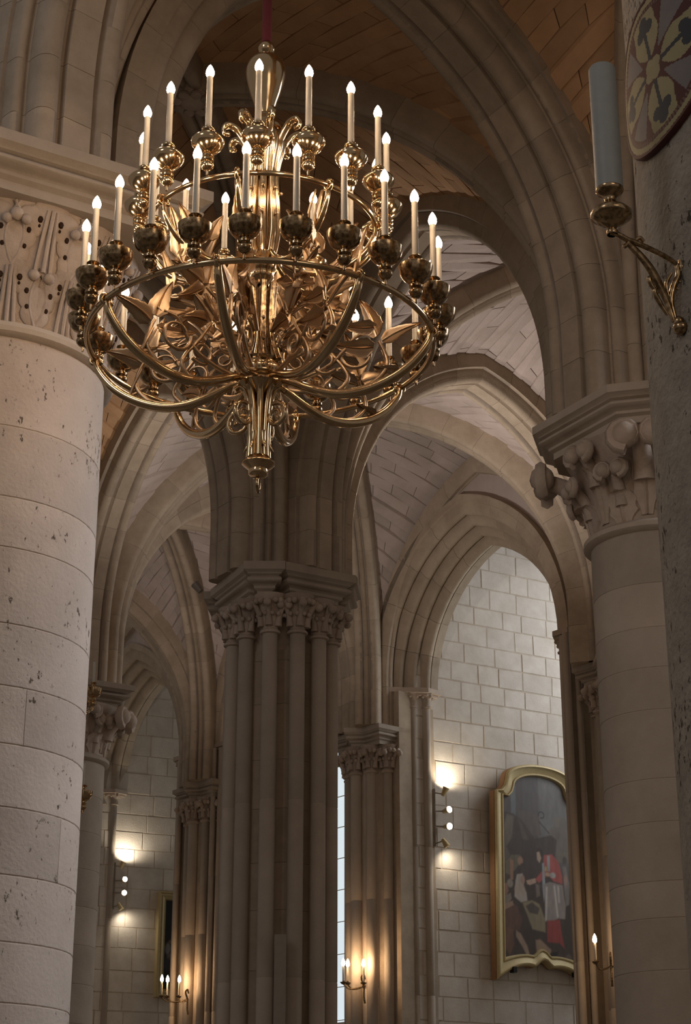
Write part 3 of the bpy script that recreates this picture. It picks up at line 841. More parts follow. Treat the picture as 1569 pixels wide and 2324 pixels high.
# floor and nave wall over the arcade
m = MB(); m.add([(-30, -12, 0), (25, -12, 0), (25, 45, 0), (-30, 45, 0), (-30, -12, -.2), (25, -12, -.2), (25, 45, -.2), (-30, 45, -.2)], [(0, 1, 2, 3), (4, 5, 6, 7), (0, 1, 5, 4), (1, 2, 6, 5), (2, 3, 7, 6), (3, 0, 4, 7)])
o = m.build('floor', M_FLOOR, None, smooth=0); o['kind'] = 'structure'


# ------------------------------------------------------------------ the brass chandelier
CX, CY = -.442, 8.136
ZR = 5.70                        # height of the big ring
RL, RU = .90, .615
def zax(y):
    v = (1162 - y) / F; return CAMZ + CY * (sP + v * cP) / (cP - v * sP)
ZU = 6.36
def pxm(px, y): return px * (CY / (cP - (1162 - y) / F * sP)) / F
CUP_P = [(0.0001, -.045), (.006, -.045), (.006, -.015), (.02, -.012), (.033, .004), (.036, .018), (.030, .032), (.024, .036), (.033, .042), (.034, .052), (.022, .060), (.022, .066), (.034, .070),
         (.056, .084), (.073, .104), (.083, .130), (.087, .158), (.084, .161), (.060, .160), (.030, .166), (.017, .178), (.016, .196), (.030, .206), (.034, .212), (.031, .216), (.0001, .214)]
CUP_U = [(0.0001, -.045), (.006, -.045), (.006, -.015), (.022, -.010), (.034, .006), (.034, .02), (.026, .030), (.034, .036), (.034, .046), (.026, .052), (.034, .058), (.034, .068), (.022, .078),
         (.040, .088), (.064, .108), (.084, .140), (.086, .156), (.074, .172), (.050, .188), (.030, .200), (.022, .206), (.034, .216), (.034, .226), (.028, .232), (.0001, .230)]
def chandelier():
    rt = root('chandelier', (CX, CY, ZR), 'great two-tier brass chandelier of lit electric candles hanging in the middle', 'chandelier')
    c0 = (CX, CY, 0)
    def ring(R, z, r, name='ring'):
        mb = MB(); P = []
        for i in range(96):
            a = 2 * pi * i / 96; P.append([(CX + (R + r * cos(b)) * cos(a), CY + (R + r * cos(b)) * sin(a), z + r * sin(b)) for b in [2 * pi * k / 10 for k in range(10)]])
        mb.grid(P, closeu=True, closev=True); return mb.build(name, M_BRASS, rt, smooth=60)
    ring(RL, ZR, .0165); ring(RU, ZU, .0140)
    # candle cups with candles and bulbs
    def cups(N, R, z, prof, mat, phase, hcan, first):
        cup = can = bulb = None; top = prof[-1][1]
        for k in range(N):
            a = -pi / 2 + phase + 2 * pi * k / N; x, y = (R) * cos(a), (R) * sin(a)
            if cup is None:
                cup = MB().lathe(prof, (CX + x, CY + y, z), 20, caps=False, flute=None).build('candle_cup', mat, rt, smooth=50)
                cup_me = cup.data; base = (x, y)
                can = MB().lathe([(.0170, top - .004), (.0158, top + hcan), (.010, top + hcan + .002)], (CX + x, CY + y, z), 14).build('candle', M_WAX, rt, smooth=50)
                bulb = MB().lathe([(.011, top + hcan), (.019, top + hcan + .010), (.0225, top + hcan + .022), (.0215, top + hcan + .036), (.016, top + hcan + .052), (.008, top + hcan + .068), (.0001, top + hcan + .078)], (CX + x, CY + y, z), 16).build('bulb', M_BULB, can, smooth=80)
                for o in (cup, can):     # put the meshes on their own base so copies can share them
                    o.data.transform(Matrix.Translation((-x, -y, 0))); o.location = (x, y, 0)
                bulb.data.transform(Matrix.Translation((-x, -y, 0)))
            else:
                c2 = inst(cup, rt, (x, y, 0), a); c3 = inst(can, rt, (x, y, 0), a)
                b2 = bulb.copy(); link(b2); b2.parent = c3; b2.location = (0, 0, 0)
    cups(24, RL + .035, ZR + .03, CUP_P, M_BRASSD, radians(-2.2), .315, 0)
    cups(16, RU + .050, ZU + .03, CUP_U, M_BRASS, radians(0), .310, 0)
    # stem, from the knob to the hook, all turned pieces
    def turned(name, pts, mat=M_BRASS, seg=28, flute=None):
        return MB().lathe([(pxm(r, y), zax(y)) for y, r in pts][::-1], c0, seg, caps=False, flute=flute).build(name, mat, rt, smooth=50)
    turned('knob', [(96, .1), (98, 9), (103, 16), (111, 19.5), (119, 17), (124, 11), (127, 10)])
    turned('vase', [(127, 10), (130, 20), (136, 32), (148, 42), (162, 46), (178, 44.5), (196, 40), (216, 34), (236, 26), (254, 20), (262, 18), (264, 22), (270, 24)])
    turned('collar', [(266, 20), (276, 30), (288, 42), (297, 46), (303, 46), (306, 40)])
    turned('tulip', [(304, 40), (316, 46), (330, 46), (350, 42), (372, 36), (392, 32), (402, 30)], flute=(12, .10), seg=96)
    turned('core_tube', [(380, 14), (590, 14)])
    turned('socket', [(578, 20), (582, 34), (592, 36), (606, 34), (618, 33), (621, 29), (628, 29), (636, 25), (645, 17), (650, 15)], M_BRASS)
    turned('core_tube', [(645, 9), (740, 9), (770, 10), (800, 16), (815, 18)])
    turned('hub', [(810, 19), (817, 38), (822, 44), (826, 42), (836, 52), (850, 58), (860, 56), (864, 46), (868, 50), (876, 52), (882, 44), (892, 28), (908, 14)])
    turned('core_tube', [(900, 8), (1044, 8)])
    turned('bell', [(1026, 18), (1038, 25), (1047, 31), (1050, 37), (1054, 38), (1059, 33), (1067, 22), (1070, 23), (1078, 22), (1083, 15), (1085, .1)])
    # small balls round the hub
    stud = None
    for k in range(8):
        a = radians(12 + 45 * k); r = pxm(50, 850)
        if stud is None: stud = MB().ball((CX + r, CY, zax(850)), .024, 12, 8).build('stud', M_BRASSD, rt, smooth=80)
        else: inst(stud, rt, (0, 0, 0), a)
    stud.rotation_euler = (0, 0, radians(12))
    # rods bundled round the stem
    def rods(n, y0, y1, prof, rr, ph, name='rod', mat=M_BRASS, balls=()):
        mb = MB(); pts = [(CX + pxm(r, y), CY, zax(y)) for y, r in prof]
        pts = catmull(pts, 5); mb.tube(pts, rr, 8)
        for (y, r, br) in balls: mb.ball((CX + pxm(r, y), CY, zax(y)), br, 8, 6)
        o = mb.build(name, mat, rt, smooth=60); o.rotation_euler = (0, 0, ph)
        for k in range(1, n): inst(o, rt, (0, 0, 0), ph + 2 * pi * k / n)
    rods(8, 380, 590, [(330, 34), (390, 26), (440, 27), (480, 30), (530, 32), (560, 28), (585, 22)], .020, 0, balls=((440, 39, .011), (500, 43, .011)))
    rods(8, 650, 830, [(650, 30), (690, 27), (730, 26), (770, 30), (800, 38), (828, 50)], .017, .2, name='strap', mat=M_BRASSD, balls=((735, 35, .010), (785, 42, .010)))
    rods(8, 880, 1045, [(888, 58), (880, 46), (890, 32), (920, 23), (960, 20), (1000, 19), (1040, 21)], .018, .1, name='strap', mat=M_BRASS)
    # drooping leaf tips and the scroll under the hub
    def scroll_pts(cx, cz, r0, r1, a0, turns, n=22): return [(CX + cx + (r0 + (r1 - r0) * i / (n - 1)) * cos(a0 + turns * 2 * pi * i / (n - 1)), CY, cz + (r0 + (r1 - r0) * i / (n - 1)) * sin(a0 + turns * 2 * pi * i / (n - 1))) for i in range(n)]
    zt = zax(905); sc0 = MB(); sc0.tube(scroll_pts(pxm(50, 950), zax(955), .072, .02, 1.9, -1.35), [.013] * 12 + [.011, .011, .010, .010, .009, .009, .009, .010, .012, .014], 8, flat=1.0)
    o = sc0.build('scroll', M_BRASS, rt, smooth=60); o.rotation_euler = (0, 0, radians(-38))
    for a in (radians(70), radians(160), radians(228)): inst(o, rt, (0, 0, 0), a)
    tip = MB(); tip.tube(catmull([(CX + pxm(20, 985), CY, zax(985)), (CX + pxm(24, 1005), CY, zax(1010)), (CX + pxm(34, 1020), CY, zax(1026))], 5), [.014, .014, .013, .012, .011, .01, .009, .008, .006, .004, .002], 8)
    o = tip.build('leaf_tip', M_BRASS, rt, smooth=60)
    for k in range(1, 6): inst(o, rt, (0, 0, 0), k * pi / 3)
    hk = MB(); zc = zax(1100); hk.tube([(CX + .004 * cos(t), CY + .030 * cos(t), zc + .030 * sin(t) * 1.25) for t in [2 * pi * i / 20 for i in range(21)]], .0095, 8, cap=False)
    hk.build('hook', M_BRASSD, rt, smooth=60)
    # curled fronds at the top of the tulip
    fr = MB(); zb = zax(350); fr.tube(catmull([(CX + .07, CY, zb - .02), (CX + .11, CY, zb + .07), (CX + .155, CY, zb + .135), (CX + .20, CY, zb + .155), (CX + .228, CY, zb + .13), (CX + .222, CY, zb + .10), (CX + .200, CY, zb + .095)], 5), [.020] * 18 + [.018, .016, .014] + [.012] * 10, 8, up=(0, 1, 0), flat=1.25)
    fr.ball((CX + .203, CY, zb + .098), .015, 8, 6)
    o = fr.build('frond', M_BRASS, rt, smooth=60); o.rotation_euler = (0, 0, radians(-32))
    for k in range(1, 8): inst(o, rt, (0, 0, 0), radians(-32 + 45 * k))
    # lance-shaped leaf with a raised rib, lying in local x (tip) / width axis given
    def leaf(p0, p1, side, wid, bend=0.0, n=12):
        """p0 base, p1 tip (r, z in the plane of the arm); side = out-of-plane fraction of the blade"""
        mb = MB(); P = []; Pb = []
        p0 = Vector((p0[0], 0, p0[1])); p1 = Vector((p1[0], 0, p1[1])); t = (p1 - p0).normalized()
        inpl = Vector((-t.z, 0, t.x)); b = Vector((0, 1, 0)) * side + inpl * sqrt(max(0, 1 - side * side)); nn = t.cross(b).normalized()
        for i in range(n + 1):
            s = i / n; ctr = p0.lerp(p1, s) + inpl * bend * 4 * s * (1 - s)
            wv = 1.55 * wid * ((.35 + .65 * (s / .2) ** .7) if s < .2 else ((1 - s) / .8) ** .8) + .0025
            wv *= 1 + .05 * (-1) ** i
            row = []; 
            for u in (-1, -.72, -.4, -.12, 0, .12, .4, .72, 1):
                ridge = .010 * (1 - abs(u)) + (.006 if abs(u) < .1 else 0) + (.004 if abs(abs(u) - .4) < .1 else 0) - .016 * u * u * (-1)
                row.append(ctr + b * (u * wv) + nn * ridge)
            P.append([(CX + q.x, CY + q.y, q.z) for q in row]); Pb.append([(CX + (q - nn * .006).x, CY + (q - nn * .006).y, (q - nn * .006).z) for q in row])
        a = len(mb.v); mb.grid(P); b_ = len(mb.v); mb.grid(Pb); nu, nv = n + 1, 9
        for i in range(n):
            for j in (0, nv - 1): mb.f.append([a + i * nv + j, a + (i + 1) * nv + j, b_ + (i + 1) * nv + j, b_ + i * nv + j]); mb.m.append(0)
        for i in (0, n):
            for j in range(nv - 1): mb.f.append([a + i * nv + j, a + i * nv + j + 1, b_ + i * nv + j + 1, b_ + i * nv + j]); mb.m.append(0)
        return mb
    PH = [radians(-90 - 10.5 + 45 * k) for k in range(8)]
    def armset(zb, prof, rt_r, leaves, tendrils, mat_a, mat_l, R, ph):
        pts = catmull([(CX + r, CY, zb + z) for r, z in prof], 6); n = len(pts)
        arm = MB().tube(pts, [rt_r * (.80 + .35 * sin(pi * min(1, i / (n - 1) * 1.0))) for i in range(n)], 10, up=(0, 1, 0)).build('arm', mat_a, rt, smooth=60)
        kn = MB(); kn.tube([(CX + R + .026 * cos(t), CY, zb + .026 * sin(t)) for t in [2 * pi * i / 14 for i in range(15)]], .011, 7, cap=False)
        kn.ball((CX + R - .030, CY, zb + .016), .015, 8, 6); kn.ball((CX + R - .032, CY, zb - .018), .013, 8, 6)
        subs = [kn.build('ring_clasp', mat_a, arm, smooth=60)]
        for lf in leaves: subs.append(leaf((lf[0], zb + lf[1]), (lf[2], zb + lf[3]), lf[4], lf[5], lf[6]).build('leaf', mat_l, arm, smooth=50))
        for td in tendrils:
            q = catmull([(CX + r, CY + yy, zb + z) for r, yy, z in td[0]], 6); m = len(q)
            subs.append(MB().tube(q, [td[1] * (1 - .45 * i / (m - 1)) for i in range(m)], 7, up=(0, 1, 0)).build('tendril', mat_l, arm, smooth=60))
        arm.rotation_euler = (0, 0, ph[0])
        for a in ph[1:]:
            c = inst(arm, rt, (0, 0, 0), a)
            for s_ in subs: s2 = s_.copy(); link(s2); s2.parent = c
    # big arms: ring -> down -> hub
    sp = lambda cx, cz, r0, r1, a0, tn, n=9, y0=0, y1=0: [(cx + (r0 + (r1 - r0) * i / (n - 1)) * cos(a0 + tn * 2 * pi * i / (n - 1)), y0 + (y1 - y0) * i / (n - 1), cz + (r0 + (r1 - r0) * i / (n - 1)) * sin(a0 + tn * 2 * pi * i / (n - 1))) for i in range(n)]
    armset(ZR, [(.895, -.01), (.875, -.07), (.80, -.165), (.69, -.245), (.55, -.30), (.41, -.31), (.28, -.275), (.17, -.225), (.10, -.20)], .0235,
           [(.645, -.04, .85, .045, .40, .034, .012), (.62, .0, .53, .22, .45, .036, -.012), (.60, -.06, .385, -.025, .40, .034, .012), (.61, .055, .42, .085, .45, .026, .01),
            (.30, .06, .43, .20, .5, .032, .01), (.28, .07, .19, .24, .5, .032, .01), (.27, .05, .12, .03, .5, .030, -.01), (.32, .05, .47, .03, .5, .028, .012), (.73, -.205, .60, -.17, .6, .020, .004)],
           [([(.50, 0, -.305), (.60, 0, -.26), (.665, 0, -.18), (.655, .004, -.10), (.625, 0, -.03)], .0165),
            ([(.70, 0, -.24), (.675, .010, -.17), (.635, .008, -.08)], .011),
            ([(.13, 0, -.215), (.24, 0, -.20), (.36, 0, -.15), (.44, 0, -.07), (.50, .01, .01), (.58, .01, .03)], .0150),
            (sp(.505, -.085, .085, .060, 3.0, .95, 12, .01, .02), .0125),
            (sp(.345, -.13, .070, .030, 5.6, -1.1, 12, -.01, -.02), .0115),
            ([(.40, 0, -.31), (.46, 0, -.24), (.44, 0, -.17), (.36, 0, -.06), (.30, 0, .04)], .0135),
            (sp(.20, -.05, .060, .020, .4, 1.2, 12, -.01, -.03), .0105)],
           M_BRASS, M_LEAF, RL, PH)
    armset(ZU, [(.61, -.01), (.60, -.07), (.545, -.16), (.46, -.225), (.35, -.255), (.24, -.25), (.14, -.20), (.08, -.13)], .0155,
           [(.50, -.29, .575, -.01, .75, .034, .012), (.44, -.12, .52, .02, .5, .026, .01), (.33, -.13, .25, .04, .6, .026, -.01),
            (.36, -.40, .55, -.33, .55, .036, .01), (.35, -.43, .50, -.52, .55, .034, -.01), (.33, -.39, .30, -.20, .6, .036, .0), (.31, -.42, .16, -.34, .6, .032, .01), (.33, -.45, .24, -.60, .6, .032, .0)],
           [([(.33, 0, -.255), (.40, 0, -.20), (.43, 0, -.13)], .012), ([(.10, 0, -.62), (.16, 0, -.56), (.26, 0, -.48), (.34, 0, -.42)], .014), (sp(.46, -.30, .060, .025, 2.2, -1.2, 12, 0, .02), .0115)],
           M_BRASS, M_LEAF, RU, [a + radians(1) for a in PH])
    return rt
chandelier()
# velvet-covered suspension rope
tag(MB().lathe([(.0270, zax(99)), (.0275, 11.3)], (CX, CY, 0), 16).build('suspension_sleeve', M_ROPE, None, origin=(CX, CY, zax(99))), 'dark red velvet sleeve over the rope above the chandelier', 'rope')

# ------------------------------------------------------------------ big candle on its bracket, right
def cyl_point(c, r, px, z_or_y, y=None):
    """point of the pillar surface seen at pixel (px, y)"""
    u = (px - 784.5) / F; v = (1162 - z_or_y) / F; d = Vector((u, cP - v * sP, sP + v * cP))
    a = d.x ** 2 + d.y ** 2; b = -2 * (d.x * c[0] + d.y * c[1]); cc = c[0] ** 2 + c[1] ** 2 - r * r
    D = b * b - 4 * a * cc
    t = (-b - sqrt(max(0, D))) / (2 * a); return Vector((d.x * t, d.y * t, CAMZ + d.z * t))
def big_bracket():
    W = cyl_point(L0, .8, 1544, 640)
    Y = W.y - .14
    cand = pix(1384, 430, Y); m = lambda px: px * (Y / (cP - .18 * sP)) / F
    rt = root('wall_bracket', tuple(W), 'aged brass scroll bracket with a wide drip pan fixed to the rough pillar', 'bracket')
    x, y = cand.x, cand.y; zz = lambda py: pix(1384, py, Y).z
    MB().lathe([(m(12), zz(533)), (m(14), zz(527)), (m(10), zz(520)), (m(13), zz(514)), (m(26), zz(508)), (m(46), zz(494)), (m(47), zz(485)), (m(40), zz(478)), (m(16), zz(464)), (m(13), zz(456)), (m(15), zz(448)), (m(28), zz(440)), (m(32), zz(434)), (m(31), zz(429)), (.0001, zz(430))], (x, y, 0), 32, caps=False).build('drip_pan', M_BRASSD, rt, smooth=50)
    def q(px, py, f):      # f: 0 at the candle, 1 at the wall
        p = pix(px, py, Y); t = cand.y + (W.y - .005 - cand.y) * f; return pix(px, py, t)
    def bar(pts, r, name='scroll_arm', fl=1.0, mat=M_BRASSD):
        mb = MB(); P = catmull([q(*p) for p in pts], 6); n = len(P)
        mb.tube(P, [r * (1.1 - .3 * abs(2 * i / (n - 1) - 1)) for i in range(n)], 8, flat=fl); return mb.build(name, mat, rt, smooth=60)
    bar([(1384, 528, 0), (1390, 529, .02), (1408, 535, .1), (1426, 545, .2), (1445, 552, .3), (1490, 572, .6), (1520, 588, .8), (1536, 600, .93)], .0105)
    bar([(1424, 549, .2), (1440, 566, .3), (1462, 590, .45), (1480, 615, .6), (1496, 645, .75), (1510, 672, .88), (1522, 700, .95), (1532, 730, 1)], .011, fl=1.6)
    bar([(1537, 600, .95), (1540, 625, .96), (1530, 650, .96), (1524, 685, .97), (1536, 735, 1)], .012)
    bar([(1525, 620, .9), (1513, 645, .9), (1520, 680, .93)], .007, 'leaf')
    bar([(1545, 590, .98), (1547, 606, .98), (1544, 618, .98)], .012, 'finial')
    bar([(1545, 640, .99), (1532, 638, .97), (1530, 652, .97), (1540, 656, .98)], .008, 'leaf')
    bar([(1488, 628, .7), (1474, 632, .66), (1480, 648, .7), (1494, 668, .78)], .009, 'leaf')
    bar([(1494, 650, .78), (1486, 662, .74), (1500, 690, .84), (1516, 715, .92)], .009, 'leaf')
    bar([(1441, 548, .28), (1452, 540, .33), (1462, 549, .38)], .008, 'leaf')
    bar([(1428, 552, .2), (1418, 560, .16), (1424, 552, .2)], .007, 'leaf')
    w2 = cyl_point(L0, .8, 1548, 748); mb = MB(); mb.ball((w2.x - .005, w2.y - .012, w2.z), .030, 12, 8, .9); mb.ball((w2.x - .012, w2.y - .02, w2.z + .02), .022, 10, 6); mb.build('wall_boss', M_BRASSD, rt, smooth=60)
    c = MB().lathe([(m(31.5), zz(430)), (m(31.5), zz(160)), (m(29), zz(156)), (.0001, zz(157))], (x, y, 0), 32, caps=False).build('big_candle', M_WAXB, None, origin=(x, y, zz(430)), smooth=50)
    tag(c, 'thick unlit white candle standing on the bracket of the rough pillar', 'candle')
big_bracket()

# ------------------------------------------------------------------ painted consecration cross on the rough pillar
def plaque():
    c = L0; R = .8; ctr = cyl_point(c, R, 1493, 160); a0 = atan2(ctr.y - c[1], ctr.x - c[0]); z0 = ctr.z
    yb = cyl_point(c, R, 1493, 340).z; H = (z0 - yb)          # half height
    rt = root('cross_medallion', tuple(ctr), 'round painted cross medallion with blue trefoils on the rough pillar', 'medallion')
    cols = [(.085, .02, .015), (.34, .29, .15), (.20, .175, .16), (.035, .04, .046), (.30, .26, .18)]
    mats = [plain('medallion_red', cols[0], .7), plain('medallion_cream', cols[1], .7), plain('medallion_grey', cols[2], .7), plain('medallion_blue', cols[3], .7), plain('medallion_dots', (.16, .10, .07), .7)]
    def seg(px, py, ax, ay, bx, by):
        t = max(0, min(1, ((px - ax) * (bx - ax) + (py - ay) * (by - ay)) / ((bx - ax) ** 2 + (by - ay) ** 2))); return hypot(px - ax - t * (bx - ax), py - ay - t * (by - ay)), t
    def colr(s, z):                # s,z in units of half height
        r = hypot(s, z); a = atan2(z, s) - .20
        if r > .985: return 0
        if r > .915: return 1
        if r > .855: return 4 if int(a * 34) % 2 else 0
        q = abs(cos(2 * a)) ; 
        if r < .13 + .05 * abs(cos(2 * (a - .5))) : return 1
        ang = (a + pi / 4) % (pi / 2) - pi / 4     # around each axis arm
        u = r * cos(ang); v = r * sin(ang)
        # arm: cream lobe with blue trefoil stalk
        hw = .27 * sin(pi * min(1, max(0, (u - .17) / .80)) ** .8) + max(0, u - .62) * .55
        if u > .17 and abs(v) < hw:
            if abs(v) < .030 + .03 * abs(u - .38): 
                if u < .66: return 3
            if hypot(u - .74, v) < .092 or hypot(u - .63, v - .10) < .088 or hypot(u - .63, v + .10) < .088: return 3
            return 1
        an2 = a % (pi / 2) - pi / 4; u2 = r * cos(an2); v2 = r * sin(an2)
        hw2 = .37 * max(0, u2 - .26) ** .9
        if u2 > .24 and abs(v2) < hw2 and r < .83 + .0: return 2
        return 0
    N = 130; mb = MB(); idx = {}
    th = .022
    for i in range(N + 1):
        for j in range(N + 1):
            s = -1.04 + 2.08 * i / N; z = -1.04 + 2.08 * j / N; an = a0 + s * H / R
            q = R + th; idx[(i, j)] = len(mb.v); mb.v.append((c[0] + q * cos(an), c[1] + q * sin(an), z0 + z * H))
    for i in range(N):
        for j in range(N):
            s = -1.04 + 2.08 * (i + .5) / N; z = -1.04 + 2.08 * (j + .5) / N
            if hypot(s, z) > 1.03: continue
            mb.f.append([idx[(i, j)], idx[(i + 1, j)], idx[(i + 1, j + 1)], idx[(i, j + 1)]]); mb.m.append(colr(s, z))
    mb.build('painted_face', mats, rt, smooth=0)
    e = MB(); P = []
    for k in range(97):
        t = 2 * pi * k / 96; row = []
        for rr, q in ((1.0, R + th + .001), (1.03, R + th + .002), (1.05, R + th - .006), (1.055, R - .02)):
            an = a0 + cos(t) * rr * H / R; row.append((c[0] + q * cos(an), c[1] + q * sin(an), z0 + sin(t) * rr * H))
        P.append(row)
    e.grid(P); e.build('rim', mats[0], rt, smooth=50)
plaque()

# ------------------------------------------------------------------ paintings
def painted(name, fn, W, H, nx, ny, place, par, outline=None):
    """grid with a colour per corner; place(s, z) -> point. fn(u, v) -> rgb (u, v in 0..1)"""
    me = bpy.data.meshes.new(name); vs = []; cs = []; ok = {}
    for j in range(ny + 1):
        for i in range(nx + 1):
            u, v = i / nx, j / ny; vs.append(place(u, v)); cs += [*fn(u, v), 1]
    off = absloc(par); fs = []
    for j in range(ny):
        for i in range(nx):
            if outline and not outline((i + .5) / nx, (j + .5) / ny): continue
            a = j * (nx + 1) + i; fs.append((a, a + 1, a + nx + 2, a + nx + 1))
    me.from_pydata([(p[0] - off.x, p[1] - off.y, p[2] - off.z) for p in vs], [], fs)
    at = me.color_attributes.new('paint', 'FLOAT_COLOR', 'POINT'); at.data.foreach_set('color', cs)
    m, n, b = nt(name + '_oil_paint'); ca = n.nodes.new('ShaderNodeVertexColor'); ca.layer_name = 'paint'
    nz = n.nodes.new('ShaderNodeTexNoise'); nz.inputs['Scale'].default_value = 14; nz.inputs['Detail'].default_value = 8
    mx = n.nodes.new('ShaderNodeMix'); mx.data_type = 'RGBA'; mx.blend_type = 'OVERLAY'; mx.inputs[0].default_value = .35
    n.links.new(ca.outputs[0], mx.inputs[6]); n.links.new(nz.outputs[0], mx.inputs[7]); n.links.new(mx.outputs[2], b.inputs['Base Color'])
    b.inputs['Roughness'].default_value = .45
    me.materials.append(m); o = bpy.data.objects.new(name, me); link(o); o.parent = par
    return o
def sstep(a, b, x): t = max(0, min(1, (x - a) / (b - a))); return t * t * (3 - 2 * t)
def blend(c, d, k): return tuple(c[i] + (d[i] - c[i]) * k for i in range(3))
def in_poly(x, y, P):
    k = False; n = len(P); j = n - 1
    for i in range(n):
        if (P[i][1] > y) != (P[j][1] > y) and x < (P[j][0] - P[i][0]) * (y - P[i][1]) / (P[j][1] - P[i][1]) + P[i][0]: k = not k
        j = i
    return k
def poly_dist(x, y, P):
    d = 9
    for i in range(len(P)):
        ax, ay = P[i - 1]; bx, by = P[i]; L_ = (bx - ax) ** 2 + (by - ay) ** 2 + 1e-12
        t = max(0, min(1, ((x - ax) * (bx - ax) + (y - ay) * (by - ay)) / L_)); d = min(d, hypot(x - ax - t * (bx - ax), y - ay - t * (by - ay)))
    return d
